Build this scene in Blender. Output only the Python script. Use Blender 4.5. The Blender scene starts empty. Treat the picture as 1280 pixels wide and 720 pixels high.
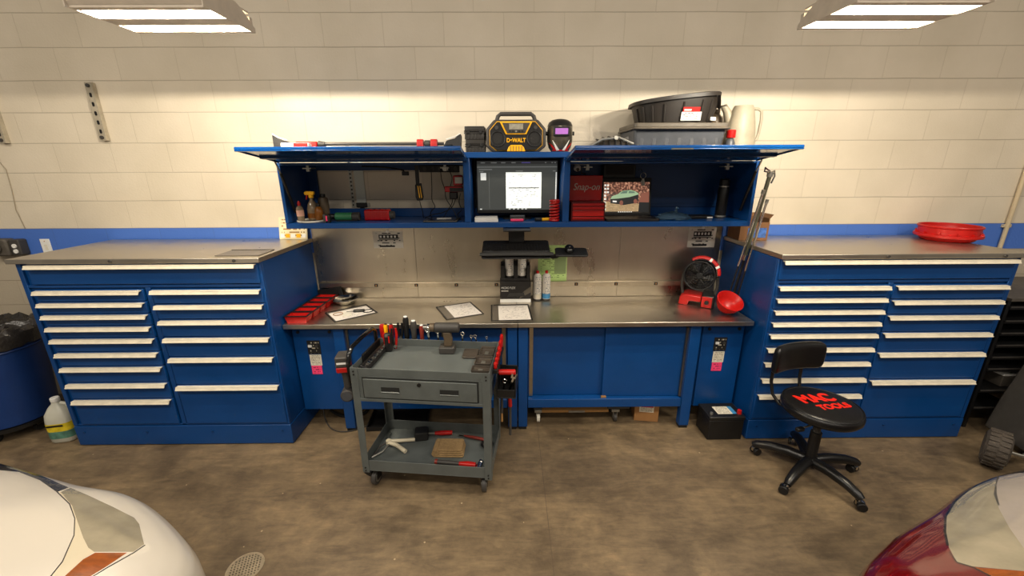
import bpy, bmesh, math, random
from mathutils import Vector, Matrix, Euler
random.seed(7)
PI = math.pi
S = bpy.context.scene
COL = S.collection
R = math.radians

# ------------------------------------------------------------------ materials
def lin(c):
    out = []
    for v in c[:3]:
        v = v / 255.0
        out.append(v / 12.92 if v <= 0.04045 else ((v + 0.055) / 1.055) ** 2.4)
    return (out[0], out[1], out[2], 1.0)

def new_mat(name):
    m = bpy.data.materials.new(name); m.use_nodes = True
    nt = m.node_tree
    return m, nt, nt.nodes['Principled BSDF']

def P(name, rgb, rough=0.5, metal=0.0, coat=0.0, noise=None, bump=None, trans=0.0, alpha=1.0, spec=0.5, rvar=0.0, ior=1.45):
    """Principled material; noise=(scale, amount 0..1, stretch) varies colour like dirt and wear, bump=(scale, strength)."""
    m, nt, b = new_mat(name)
    c = lin(rgb)
    b.inputs['Base Color'].default_value = c
    b.inputs['Roughness'].default_value = rough
    b.inputs['Metallic'].default_value = metal
    b.inputs['Coat Weight'].default_value = coat
    b.inputs['Coat Roughness'].default_value = 0.08
    b.inputs['Specular IOR Level'].default_value = spec
    b.inputs['Transmission Weight'].default_value = trans
    b.inputs['Alpha'].default_value = alpha
    b.inputs['IOR'].default_value = ior
    tc = nt.nodes.new('ShaderNodeTexCoord')
    if noise or rvar:
        sc, am, st = (noise + ((1, 1, 1),))[:3] if noise else (12.0, 0.0, (1, 1, 1))
        mp = nt.nodes.new('ShaderNodeMapping'); mp.inputs['Scale'].default_value = st
        nt.links.new(tc.outputs['Object'], mp.inputs['Vector'])
        n = nt.nodes.new('ShaderNodeTexNoise'); n.inputs['Scale'].default_value = sc
        n.inputs['Detail'].default_value = 6; n.inputs['Roughness'].default_value = 0.62
        nt.links.new(mp.outputs['Vector'], n.inputs['Vector'])
        if noise:
            r = nt.nodes.new('ShaderNodeValToRGB')
            r.color_ramp.elements[0].position = 0.3; r.color_ramp.elements[1].position = 0.7
            r.color_ramp.elements[0].color = tuple(v * (1 - am) for v in c[:3]) + (1,)
            r.color_ramp.elements[1].color = tuple(min(1, v * (1 + am * 0.5)) for v in c[:3]) + (1,)
            nt.links.new(n.outputs['Fac'], r.inputs['Fac'])
            nt.links.new(r.outputs['Color'], b.inputs['Base Color'])
        if rvar:
            mr = nt.nodes.new('ShaderNodeMapRange')
            mr.inputs['From Min'].default_value = 0.3; mr.inputs['From Max'].default_value = 0.7
            mr.inputs['To Min'].default_value = max(0.02, rough - rvar); mr.inputs['To Max'].default_value = min(1, rough + rvar)
            nt.links.new(n.outputs['Fac'], mr.inputs['Value'])
            nt.links.new(mr.outputs['Result'], b.inputs['Roughness'])
    if bump:
        n2 = nt.nodes.new('ShaderNodeTexNoise'); n2.inputs['Scale'].default_value = bump[0]; n2.inputs['Detail'].default_value = 5
        nt.links.new(tc.outputs['Object'], n2.inputs['Vector'])
        bp = nt.nodes.new('ShaderNodeBump'); bp.inputs['Strength'].default_value = bump[1]; bp.inputs['Distance'].default_value = 0.01
        nt.links.new(n2.outputs['Fac'], bp.inputs['Height'])
        nt.links.new(bp.outputs['Normal'], b.inputs['Normal'])
    return m

def glow(name, rgb, strength):
    m, nt, b = new_mat(name)
    b.inputs['Base Color'].default_value = lin(rgb)
    b.inputs['Emission Color'].default_value = lin(rgb)
    b.inputs['Emission Strength'].default_value = strength
    b.inputs['Roughness'].default_value = 0.3
    return m

def print_mat(name, paper, ink, rows, glowing=0.0, density=0.48, words=18):
    """Paper with rows of unreadable print."""
    m, nt, b = new_mat(name)
    L = nt.links.new
    tc = nt.nodes.new('ShaderNodeTexCoord'); sp = nt.nodes.new('ShaderNodeSeparateXYZ')
    L(tc.outputs['UV'], sp.inputs[0])
    def math_(op, a, v=None, w=None):
        n = nt.nodes.new('ShaderNodeMath'); n.operation = op
        for i, q in enumerate((a, v, w)):
            if q is None: continue
            if isinstance(q, (int, float)): n.inputs[i].default_value = q
            else: L(q, n.inputs[i])
        return n.outputs[0]
    yr = math_('MULTIPLY', sp.outputs['Y'], rows)
    band = math_('LESS_THAN', math_('FRACT', yr), 0.42)
    cb = nt.nodes.new('ShaderNodeCombineXYZ')
    L(math_('MULTIPLY', sp.outputs['X'], words), cb.inputs[0]); L(math_('FLOOR', yr), cb.inputs[1])
    nz = nt.nodes.new('ShaderNodeTexNoise'); nz.inputs['Scale'].default_value = 1.0; nz.inputs['Detail'].default_value = 2
    mpv = nt.nodes.new('ShaderNodeVectorMath'); mpv.operation = 'MULTIPLY'; mpv.inputs[1].default_value = (1.0, 3.7, 1.0)
    L(cb.outputs[0], mpv.inputs[0]); L(mpv.outputs[0], nz.inputs['Vector'])
    on = math_('GREATER_THAN', nz.outputs['Fac'], density)
    mx = math_('MULTIPLY', band, on)
    ins = math_('LESS_THAN', math_('ABSOLUTE', math_('SUBTRACT', sp.outputs['X'], 0.5)), 0.41)
    iny = math_('LESS_THAN', math_('ABSOLUTE', math_('SUBTRACT', sp.outputs['Y'], 0.5)), 0.43)
    mx = math_('MULTIPLY', math_('MULTIPLY', mx, ins), iny)
    mix = nt.nodes.new('ShaderNodeMix'); mix.data_type = 'RGBA'
    mix.inputs[6].default_value = lin(paper); mix.inputs[7].default_value = lin(ink)
    L(mx, mix.inputs[0]); L(mix.outputs[2], b.inputs['Base Color'])
    if glowing:
        L(mix.outputs[2], b.inputs['Emission Color']); b.inputs['Emission Strength'].default_value = glowing
    b.inputs['Roughness'].default_value = 0.6
    return m

M = {}
M['blue'] = P('cabinet_blue', (4, 62, 122), 0.36, noise=(3.0, 0.10), bump=(260, 0.03), rvar=0.07)
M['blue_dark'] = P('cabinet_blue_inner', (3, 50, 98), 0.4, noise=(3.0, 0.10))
M['handle'] = P('cream_aluminium', (220, 210, 188), 0.42, noise=(30, 0.16, (0.5, 1, 1)))
M['steel'] = P('brushed_steel', (206, 198, 184), 0.34, 1.0, noise=(6, 0.07, (1, 1, 1)), rvar=0.07)
M['splash'] = P('scuffed_steel', (182, 172, 155), 0.30, 1.0, noise=(2.2, 0.10, (2, 1, 0.6)), rvar=0.05)
M['edge'] = P('steel_edge', (180, 169, 150), 0.3, 1.0, noise=(14, 0.15))
M['chrome'] = P('chrome', (220, 218, 212), 0.12, 1.0)
M['zinc'] = P('galvanised', (168, 166, 158), 0.42, 0.9, noise=(20, 0.2))
M['black'] = P('black_plastic', (22, 21, 21), 0.42, noise=(40, 0.2))
M['black_gloss'] = P('black_gloss', (10, 10, 11), 0.15, coat=0.3)
M['rubber'] = P('rubber', (26, 25, 24), 0.75, bump=(90, 0.15))
M['vinyl'] = P('black_vinyl', (20, 19, 19), 0.30, bump=(220, 0.10))
M['grey_paint'] = P('cart_grey', (90, 95, 93), 0.42, noise=(9, 0.18), rvar=0.08)
M['grey_dark'] = P('dark_grey_plastic', (62, 59, 56), 0.5, noise=(30, 0.15))
M['red'] = P('red_plastic', (176, 22, 17), 0.34)
M['red_deep'] = P('red_deep_enamel', (170, 10, 14), 0.3, coat=0.3)
M['white'] = P('white_plastic', (232, 230, 224), 0.45)
M['cream'] = P('cream_translucent', (206, 196, 170), 0.42, noise=(12, 0.15))
M['yellow'] = P('yellow_plastic', (240, 176, 12), 0.42)
M['orange'] = P('amber', (136, 66, 10), 0.15, coat=0.6, noise=(30, 0.3, (1, 3, 1)))
M['card'] = P('cardboard', (156, 112, 66), 0.8, noise=(10, 0.12))
M['wood'] = P('pale_wood', (166, 122, 70), 0.65, noise=(5, 0.25, (1, 12, 1)))
M['pink'] = P('pink_card', (236, 60, 112), 0.6)
M['screen_dark'] = glow('screen_dark', (56, 58, 56), 0.9)
M['green'] = P('green_plastic', (46, 110, 72), 0.45)

def tagp(o, label=None, cat=None, group=None, kind=None):
    if label: o['label'] = label
    if cat: o['category'] = cat
    if group: o['group'] = group
    if kind: o['kind'] = kind
    return o

def thing(name, label, cat, loc=(0, 0, 0), rz=0.0, group=None, rot=None):
    o = bpy.data.objects.new(name, None); COL.objects.link(o)
    o.empty_display_size = 0.05
    o.location = loc; o.rotation_euler = rot if rot else (0, 0, rz)
    return tagp(o, label, cat, group)

class MB:
    """Collects shapes into one mesh."""
    def __init__(s, M=None):
        s.bm = bmesh.new(); s.M = M or Matrix()
    def _v(s, co): return s.bm.verts.new(s.M @ Vector(co))
    def bx(s, x0, x1, y0, y1, z0, z1):
        v = [s._v((x, y, z)) for x in (x0, x1) for y in (y0, y1) for z in (z0, z1)]
        for f in ((0, 1, 3, 2), (4, 6, 7, 5), (0, 4, 5, 1), (2, 3, 7, 6), (0, 2, 6, 4), (1, 5, 7, 3)):
            s.bm.faces.new([v[i] for i in f])
        return s
    def box(s, c, sz):
        return s.bx(c[0] - sz[0] / 2, c[0] + sz[0] / 2, c[1] - sz[1] / 2, c[1] + sz[1] / 2, c[2] - sz[2] / 2, c[2] + sz[2] / 2)
    def loft(s, rings, cap=True, closed=True):
        vs = [[s._v(p) for p in r] for r in rings]
        n = len(vs[0])
        for a, b in zip(vs, vs[1:]):
            for i in range(n if closed else n - 1):
                j = (i + 1) % n
                s.bm.faces.new((a[i], a[j], b[j], b[i]))
        if cap:
            s.bm.faces.new(list(reversed(vs[0]))); s.bm.faces.new(vs[-1])
        return s
    def _frame(s, d):
        d = Vector(d).normalized()
        a = Vector((0, 0, 1)) if abs(d.z) < 0.95 else Vector((1, 0, 0))
        u = d.cross(a).normalized(); return u, d.cross(u).normalized()
    def cyl(s, p0, p1, r0, r1=None, n=16, cap=True):
        r1 = r0 if r1 is None else r1
        p0, p1 = Vector(p0), Vector(p1); u, w = s._frame(p1 - p0)
        rg = lambda p, r: [p + r * (math.cos(2 * PI * i / n) * u + math.sin(2 * PI * i / n) * w) for i in range(n)]
        return s.loft([rg(p0, r0), rg(p1, r1)], cap)
    def tube(s, pts, r, n=8, closed=False):
        pts = [Vector(p) for p in pts]; rings = []; m = len(pts)
        u = None
        for i, p in enumerate(pts):
            a = pts[(i - 1) % m] if (closed or i) else p
            b = pts[(i + 1) % m] if (closed or i < m - 1) else p
            d = (b - a).normalized()
            if u is None: u, w = s._frame(d)
            else:
                u = (u - d * u.dot(d)).normalized(); w = d.cross(u)
            rr = r[i] if isinstance(r, (list, tuple)) else r
            rings.append([p + rr * (math.cos(2 * PI * k / n) * u + math.sin(2 * PI * k / n) * w) for k in range(n)])
        if closed: rings.append(rings[0]); return s.loft2(rings)
        return s.loft(rings, True)
    def loft2(s, rings):
        vs = [[s._v(p) for p in r] for r in rings[:-1]]; vs.append(vs[0]); n = len(vs[0])
        for a, b in zip(vs, vs[1:]):
            for i in range(n):
                j = (i + 1) % n; s.bm.faces.new((a[i], a[j], b[j], b[i]))
        return s
    def lathe(s, prof, n=28, c=(0, 0, 0), cap=True, sx=1.0, sy=1.0):
        c = Vector(c)
        rings = [[c + Vector((sx * r * math.cos(2 * PI * i / n), sy * r * math.sin(2 * PI * i / n), z)) for i in range(n)] for r, z in prof]
        return s.loft(rings, cap)
    def prism(s, poly, axis, a0, a1):
        f = {'x': lambda a, p: (a, p[0], p[1]), 'y': lambda a, p: (p[0], a, p[1]), 'z': lambda a, p: (p[0], p[1], a)}[axis]
        return s.loft([[f(a0, p) for p in poly], [f(a1, p) for p in poly]], True)
    def ball(s, c, r, n=16, m=10):
        r = (r, r, r) if isinstance(r, (int, float)) else r
        rings = []
        for k in range(m + 1):
            t = PI * (k + 0.02 if k == 0 else (k - 0.02 if k == m else k)) / m
            rings.append([(c[0] + r[0] * math.sin(t) * math.cos(2 * PI * i / n), c[1] + r[1] * math.sin(t) * math.sin(2 * PI * i / n), c[2] - r[2] * math.cos(t)) for i in range(n)])
        return s.loft(rings, True)
    def torus(s, c, rad, r, axis='z', n=28, m=8, a0=0, a1=2 * PI):
        pts = []; full = abs(a1 - a0 - 2 * PI) < 1e-6
        k = n if full else n + 1
        for i in range(k):
            a = a0 + (a1 - a0) * i / n; x, y = rad * math.cos(a), rad * math.sin(a)
            pts.append({'z': (c[0] + x, c[1] + y, c[2]), 'y': (c[0] + x, c[1], c[2] + y), 'x': (c[0], c[1] + x, c[2] + y)}[axis])
        return s.tube(pts, r, m, full)
    def rbox(s, x0, x1, y0, y1, z0, z1, rad, axis='z', n=5, taper=1.0):
        """Box with rounded vertical (axis) edges; taper scales the first end."""
        if axis == 'z': a0, a1, b0, b1, h0, h1 = x0, x1, y0, y1, z0, z1
        elif axis == 'y': a0, a1, b0, b1, h0, h1 = x0, x1, z0, z1, y0, y1
        else: a0, a1, b0, b1, h0, h1 = y0, y1, z0, z1, x0, x1
        pts = []
        for cx, cy, st in ((a1 - rad, b1 - rad, 0), (a0 + rad, b1 - rad, PI / 2), (a0 + rad, b0 + rad, PI), (a1 - rad, b0 + rad, 1.5 * PI)):
            for k in range(n + 1):
                t = st + PI / 2 * k / n; pts.append((cx + rad * math.cos(t), cy + rad * math.sin(t)))
        ca, cb = (a0 + a1) / 2, (b0 + b1) / 2
        f = {'z': lambda a, p: (p[0], p[1], a), 'y': lambda a, p: (p[0], a, p[1]), 'x': lambda a, p: (a, p[0], p[1])}[axis]
        lo = [(ca + (p[0] - ca) * taper, cb + (p[1] - cb) * taper) for p in pts]
        return s.loft([[f(h0, p) for p in lo], [f(h1, p) for p in pts]], True)
    def build(s, name, mat, parent=None, bevel=0.0, seg=2, smooth=35, uv=None, sub=0):
        bmesh.ops.recalc_face_normals(s.bm, faces=s.bm.faces)
        me = bpy.data.meshes.new(name)
        if uv:
            ul = s.bm.loops.layers.uv.new('UVMap')
            cs = [v.co for v in s.bm.verts]
            ax, ay = uv
            lo = (min(c[ax] for c in cs), min(c[ay] for c in cs)); hi = (max(c[ax] for c in cs), max(c[ay] for c in cs))
            for f in s.bm.faces:
                for l in f.loops:
                    c = l.vert.co
                    l[ul].uv = ((c[ax] - lo[0]) / max(1e-6, hi[0] - lo[0]), (c[ay] - lo[1]) / max(1e-6, hi[1] - lo[1]))
        s.bm.to_mesh(me); s.bm.free()
        if smooth:
            for p in me.polygons: p.use_smooth = True
            me.set_sharp_from_angle(angle=R(smooth))
        me.materials.append(M[mat] if isinstance(mat, str) else mat)
        o = bpy.data.objects.new(name, me); COL.objects.link(o)
        if parent: o.parent = parent
        if bevel:
            b = o.modifiers.new('bevel', 'BEVEL'); b.width = bevel; b.segments = seg; b.limit_method = 'ANGLE'; b.angle_limit = R(40)
        if sub:
            q = o.modifiers.new('sub', 'SUBSURF'); q.levels = sub; q.render_levels = sub
        return o

def TR(loc=(0, 0, 0), rx=0, ry=0, rz=0):
    return Matrix.Translation(loc) @ Euler((rx, ry, rz)).to_matrix().to_4x4()

def letters(name, body, size, mat, parent, Mx, depth=0.001, shear=0.0, sx=1.0, bold=0.0):
    cu = bpy.data.curves.new('t', 'FONT'); cu.body = body; cu.size = size; cu.extrude = depth; cu.shear = shear; cu.offset = bold
    cu.align_x = 'CENTER'; cu.align_y = 'CENTER'
    t = bpy.data.objects.new('t', cu); COL.objects.link(t)
    dg = bpy.context.evaluated_depsgraph_get()
    me = bpy.data.meshes.new_from_object(t.evaluated_get(dg))
    bpy.data.objects.remove(t); bpy.data.curves.remove(cu)
    me.transform(Mx @ Matrix.Diagonal((sx, 1, 1, 1)))
    me.name = name; me.materials.clear(); me.materials.append(M[mat] if isinstance(mat, str) else mat)
    o = bpy.data.objects.new(name, me); COL.objects.link(o); o.parent = parent
    return o

def copy_tree(o, parent=None):
    c = o.copy(); COL.objects.link(c)
    if parent is not None: c.parent = parent
    for ch in list(o.children): copy_tree(ch, c)
    return c

def structure(o): o['kind'] = 'structure'; return o

# ------------------------------------------------------------------ camera (measured from the block courses)
F_PX, YAW, PITCH, ROLL = 508.0, 0.0079, 0.2913, -0.0045
CAM = Vector((0, -3.1216, 1.858))
cy_, sy_, cp_, sp_ = math.cos(YAW), math.sin(YAW), math.cos(PITCH), math.sin(PITCH)
fw = Vector((sy_ * cp_, cy_ * cp_, -sp_)); r0 = Vector((cy_, -sy_, 0)); u0 = r0.cross(fw)
rt = math.cos(ROLL) * r0 + math.sin(ROLL) * u0; up = -math.sin(ROLL) * r0 + math.cos(ROLL) * u0
cam = bpy.data.objects.new('camera', bpy.data.cameras.new('camera')); COL.objects.link(cam)
cam.matrix_world = Matrix(((rt.x, up.x, -fw.x, CAM.x), (rt.y, up.y, -fw.y, CAM.y), (rt.z, up.z, -fw.z, CAM.z), (0, 0, 0, 1)))
cam.data.sensor_width = 36; cam.data.lens = F_PX / 1280 * 36; cam.data.clip_start = 0.02
S.camera = cam

# ------------------------------------------------------------------ setting
def wall_material():
    m, nt, b = new_mat('painted_block_wall')
    L = nt.links.new
    g = nt.nodes.new('ShaderNodeNewGeometry'); sp = nt.nodes.new('ShaderNodeSeparateXYZ'); L(g.outputs['Position'], sp.inputs[0])
    ad = nt.nodes.new('ShaderNodeMath'); ad.operation = 'ADD'; ad.inputs[1].default_value = 2.05 + 40.64; L(sp.outputs['X'], ad.inputs[0])
    cb = nt.nodes.new('ShaderNodeCombineXYZ'); L(ad.outputs[0], cb.inputs[0]); L(sp.outputs['Z'], cb.inputs[1])
    # slight unevenness of the joints
    nz0 = nt.nodes.new('ShaderNodeTexNoise'); nz0.inputs['Scale'].default_value = 3.0
    L(g.outputs['Position'], nz0.inputs['Vector'])
    vm = nt.nodes.new('ShaderNodeVectorMath'); vm.operation = 'MULTIPLY_ADD'; vm.inputs[1].default_value = (0.008, 0.008, 0)
    L(nz0.outputs['Color'], vm.inputs[0]); L(cb.outputs[0], vm.inputs[2])
    br = nt.nodes.new('ShaderNodeTexBrick'); L(vm.outputs[0], br.inputs['Vector'])
    br.inputs['Scale'].default_value = 1.0; br.inputs['Brick Width'].default_value = 0.4064; br.inputs['Row Height'].default_value = 0.2032
    br.inputs['Mortar Size'].default_value = 0.0032; br.inputs['Mortar Smooth'].default_value = 0.5
    br.inputs['Color1'].default_value = (1, 1, 1, 1); br.inputs['Color2'].default_value = (0.965, 0.965, 0.965, 1); br.inputs['Mortar'].default_value = (0.87, 0.86, 0.84, 1)
    br.offset = 0.5
    nz = nt.nodes.new('ShaderNodeTexNoise'); nz.inputs['Scale'].default_value = 2.2; nz.inputs['Detail'].default_value = 5
    L(g.outputs['Position'], nz.inputs['Vector'])
    rp = nt.nodes.new('ShaderNodeValToRGB'); rp.color_ramp.elements[0].position = 0.3; rp.color_ramp.elements[1].position = 0.7
    rp.color_ramp.elements[0].color = lin((208, 196, 174)); rp.color_ramp.elements[1].color = lin((221, 209, 188))
    L(nz.outputs['Fac'], rp.inputs['Fac'])
    def step(th):
        n = nt.nodes.new('ShaderNodeMath'); n.operation = 'GREATER_THAN'; n.inputs[1].default_value = th; L(sp.outputs['Z'], n.inputs[0]); return n.outputs[0]
    mx1 = nt.nodes.new('ShaderNodeMix'); mx1.data_type = 'RGBA'; mx1.inputs[6].default_value = lin((176, 164, 144)); mx1.inputs[7].default_value = lin((70, 112, 196)); L(step(1.2192), mx1.inputs[0])
    mx2 = nt.nodes.new('ShaderNodeMix'); mx2.data_type = 'RGBA'; L(mx1.outputs[2], mx2.inputs[6]); L(rp.outputs['Color'], mx2.inputs[7]); L(step(1.4184), mx2.inputs[0])
    mu = nt.nodes.new('ShaderNodeMix'); mu.data_type = 'RGBA'; mu.blend_type = 'MULTIPLY'; mu.inputs[0].default_value = 1.0
    L(mx2.outputs[2], mu.inputs[6]); L(br.outputs['Color'], mu.inputs[7])
    # bed joints are coloured darker than the upright ones, in uneven strength
    def mth(op, a, v=None):
        n = nt.nodes.new('ShaderNodeMath'); n.operation = op
        for i_, q in enumerate((a, v)):
            if q is None: continue
            if isinstance(q, (int, float)): n.inputs[i_].default_value = q
            else: L(q, n.inputs[i_])
        return n.outputs[0]
    sv = nt.nodes.new('ShaderNodeSeparateXYZ'); L(vm.outputs[0], sv.inputs[0])
    fr = mth('FRACT', mth('DIVIDE', sv.outputs['Y'], 0.2032))
    dist = mth('MINIMUM', fr, mth('SUBTRACT', 1.0, fr))
    nz2 = nt.nodes.new('ShaderNodeTexNoise'); nz2.inputs['Scale'].default_value = 1.6; L(g.outputs['Position'], nz2.inputs['Vector'])
    on = mth('MULTIPLY', mth('LESS_THAN', dist, 0.0145), mth('MULTIPLY', nz2.outputs['Fac'], 0.52))
    mb = nt.nodes.new('ShaderNodeMix'); mb.data_type = 'RGBA'; L(on, mb.inputs[0]); L(mu.outputs[2], mb.inputs[6]); mb.inputs[7].default_value = lin((96, 84, 68))
    L(mb.outputs[2], b.inputs['Base Color'])
    fine = nt.nodes.new('ShaderNodeTexNoise'); fine.inputs['Scale'].default_value = 70; fine.inputs['Detail'].default_value = 4
    L(g.outputs['Position'], fine.inputs['Vector'])
    ma = nt.nodes.new('ShaderNodeMath'); ma.operation = 'MULTIPLY_ADD'; ma.inputs[1].default_value = -3.0
    L(br.outputs['Fac'], ma.inputs[0]); L(fine.outputs['Fac'], ma.inputs[2])
    bp = nt.nodes.new('ShaderNodeBump'); bp.inputs['Strength'].default_value = 0.35; bp.inputs['Distance'].default_value = 0.004
    L(ma.outputs[0], bp.inputs['Height']); L(bp.outputs['Normal'], b.inputs['Normal'])
    b.inputs['Roughness'].default_value = 0.55
    return m

def floor_material():
    m, nt, b = new_mat('worn_concrete')
    L = nt.links.new
    g = nt.nodes.new('ShaderNodeNewGeometry')
    mp = nt.nodes.new('ShaderNodeMapping'); mp.inputs['Scale'].default_value = (1, 1.5, 1); L(g.outputs['Position'], mp.inputs['Vector'])
    n1 = nt.nodes.new('ShaderNodeTexNoise'); n1.inputs['Scale'].default_value = 2.1; n1.inputs['Detail'].default_value = 9; n1.inputs['Roughness'].default_value = 0.66; n1.inputs['Distortion'].default_value = 0.5
    L(mp.outputs[0], n1.inputs['Vector'])
    r1 = nt.nodes.new('ShaderNodeValToRGB'); e = r1.color_ramp.elements
    e[0].position = 0.28; e[0].color = lin((84, 71, 55)); e[1].position = 0.72; e[1].color = lin((142, 122, 94))
    q = e.new(0.5); q.color = lin((113, 97, 76))
    L(n1.outputs['Fac'], r1.inputs['Fac'])
    n2 = nt.nodes.new('ShaderNodeTexNoise'); n2.inputs['Scale'].default_value = 9; n2.inputs['Detail'].default_value = 8; n2.inputs['Roughness'].default_value = 0.75
    L(g.outputs['Position'], n2.inputs['Vector'])
    r2 = nt.nodes.new('ShaderNodeValToRGB'); r2.color_ramp.elements[0].position = 0.3; r2.color_ramp.elements[0].color = (0.60, 0.58, 0.56, 1)
    r2.color_ramp.elements[1].position = 0.66; r2.color_ramp.elements[1].color = (1.1, 1.08, 1.03, 1)
    L(n2.outputs['Fac'], r2.inputs['Fac'])
    mu = nt.nodes.new('ShaderNodeMix'); mu.data_type = 'RGBA'; mu.blend_type = 'MULTIPLY'; mu.inputs[0].default_value = 0.85
    L(r1.outputs[0], mu.inputs[6]); L(r2.outputs[0], mu.inputs[7])
    mp3 = nt.nodes.new('ShaderNodeMapping'); mp3.inputs['Rotation'].default_value = (0, 0, 0.5); mp3.inputs['Scale'].default_value = (5, 22, 1); L(g.outputs['Position'], mp3.inputs['Vector'])
    n3 = nt.nodes.new('ShaderNodeTexNoise'); n3.inputs['Scale'].default_value = 1.0; n3.inputs['Detail'].default_value = 7; n3.inputs['Roughness'].default_value = 0.7; n3.inputs['Distortion'].default_value = 1.2
    L(mp3.outputs[0], n3.inputs['Vector'])
    r3 = nt.nodes.new('ShaderNodeValToRGB'); r3.color_ramp.elements[0].position = 0.32; r3.color_ramp.elements[0].color = (0.68, 0.67, 0.66, 1); r3.color_ramp.elements[1].position = 0.68; r3.color_ramp.elements[1].color = (1.28, 1.27, 1.22, 1)
    L(n3.outputs['Fac'], r3.inputs['Fac'])
    mu3 = nt.nodes.new('ShaderNodeMix'); mu3.data_type = 'RGBA'; mu3.blend_type = 'MULTIPLY'; mu3.inputs[0].default_value = 0.9
    L(mu.outputs[2], mu3.inputs[6]); L(r3.outputs[0], mu3.inputs[7]); mu = mu3
    # saw-cut joint running towards the bench
    sp = nt.nodes.new('ShaderNodeSeparateXYZ'); L(g.outputs['Position'], sp.inputs[0])
    a = nt.nodes.new('ShaderNodeMath'); a.operation = 'SUBTRACT'; a.inputs[1].default_value = 0.205; L(sp.outputs['X'], a.inputs[0])
    ab = nt.nodes.new('ShaderNodeMath'); ab.operation = 'ABSOLUTE'; L(a.outputs[0], ab.inputs[0])
    lt = nt.nodes.new('ShaderNodeMath'); lt.operation = 'LESS_THAN'; lt.inputs[1].default_value = 0.0016; L(ab.outputs[0], lt.inputs[0])
    # pale specks of paint and grit
    vo = nt.nodes.new('ShaderNodeTexVoronoi'); vo.inputs['Scale'].default_value = 7; L(g.outputs['Position'], vo.inputs['Vector'])
    ls = nt.nodes.new('ShaderNodeMath'); ls.operation = 'LESS_THAN'; ls.inputs[1].default_value = 0.035; L(vo.outputs['Distance'], ls.inputs[0])
    mj = nt.nodes.new('ShaderNodeMix'); mj.data_type = 'RGBA'; mj.inputs[7].default_value = lin((84, 70, 55)); L(lt.outputs[0], mj.inputs[0]); L(mu.outputs[2], mj.inputs[6])
    mk = nt.nodes.new('ShaderNodeMix'); mk.data_type = 'RGBA'; mk.inputs[7].default_value = lin((190, 170, 136)); 
    sc = nt.nodes.new('ShaderNodeMath'); sc.operation = 'MULTIPLY'; sc.inputs[1].default_value = 0.7; L(ls.outputs[0], sc.inputs[0])
    L(sc.outputs[0], mk.inputs[0]); L(mj.outputs[2], mk.inputs[6])
    L(mk.outputs[2], b.inputs['Base Color'])
    mr = nt.nodes.new('ShaderNodeMapRange'); mr.inputs['To Min'].default_value = 0.34; mr.inputs['To Max'].default_value = 0.62
    L(n1.outputs['Fac'], mr.inputs['Value']); L(mr.outputs[0], b.inputs['Roughness'])
    bp = nt.nodes.new('ShaderNodeBump'); bp.inputs['Strength'].default_value = 0.12; bp.inputs['Distance'].default_value = 0.01
    L(n2.outputs['Fac'], bp.inputs['Height']); L(bp.outputs[0], b.inputs['Normal'])
    return m

structure(MB().bx(-9, 9, 0.0, 0.2, -0.05, 4.6).build('wall_back', wall_material(), smooth=0))
structure(MB().bx(-9, 9, -9, 0.0, -0.12, 0.0).build('floor', floor_material(), smooth=0))
# hairline settlement crack running down the blocks
M['crack'] = P('crack_filler', (150, 138, 118), 0.8)
structure(MB().tube([(-4.1, -0.001, 2.25), (-3.74, -0.001, 2.0), (-3.66, -0.001, 1.85), (-3.67, -0.001, 1.7), (-3.69, -0.001, 1.56), (-3.67, -0.001, 1.42)], 0.004, 5).build('trim_1', 'crack'))

# ------------------------------------------------------------------ cabinets
ZL = [1.12, 1.04, 0.96, 0.879, 0.797, 0.699, 0.596, 0.477, 0.354]
ZR = [1.12, 1.022, 0.919, 0.799, 0.659, 0.455]
def make_drawer(t, x0, x1, ztop, zbot):
    """Drawer front with its full-width label-holder pull."""
    d = MB().bx(x0 - 0.008, x1 + 0.008, -0.697, -0.678, zbot, ztop).build('drawer', 'blue', t, bevel=0.003)
    zc = ztop - 0.018
    prof = [(-0.697, zc + 0.013), (-0.721, zc + 0.0125), (-0.7225, zc + 0.009), (-0.7212, zc + 0.008), (-0.7262, zc - 0.0025), (-0.7282, zc - 0.003), (-0.7302, zc - 0.0085), (-0.725, zc - 0.009), (-0.7215, zc - 0.004), (-0.716, zc + 0.007), (-0.697, zc + 0.009)]
    h = MB().prism(prof, 'x', x0, x1)
    h.build('handle', 'handle', d, smooth=0)
    return d

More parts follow.
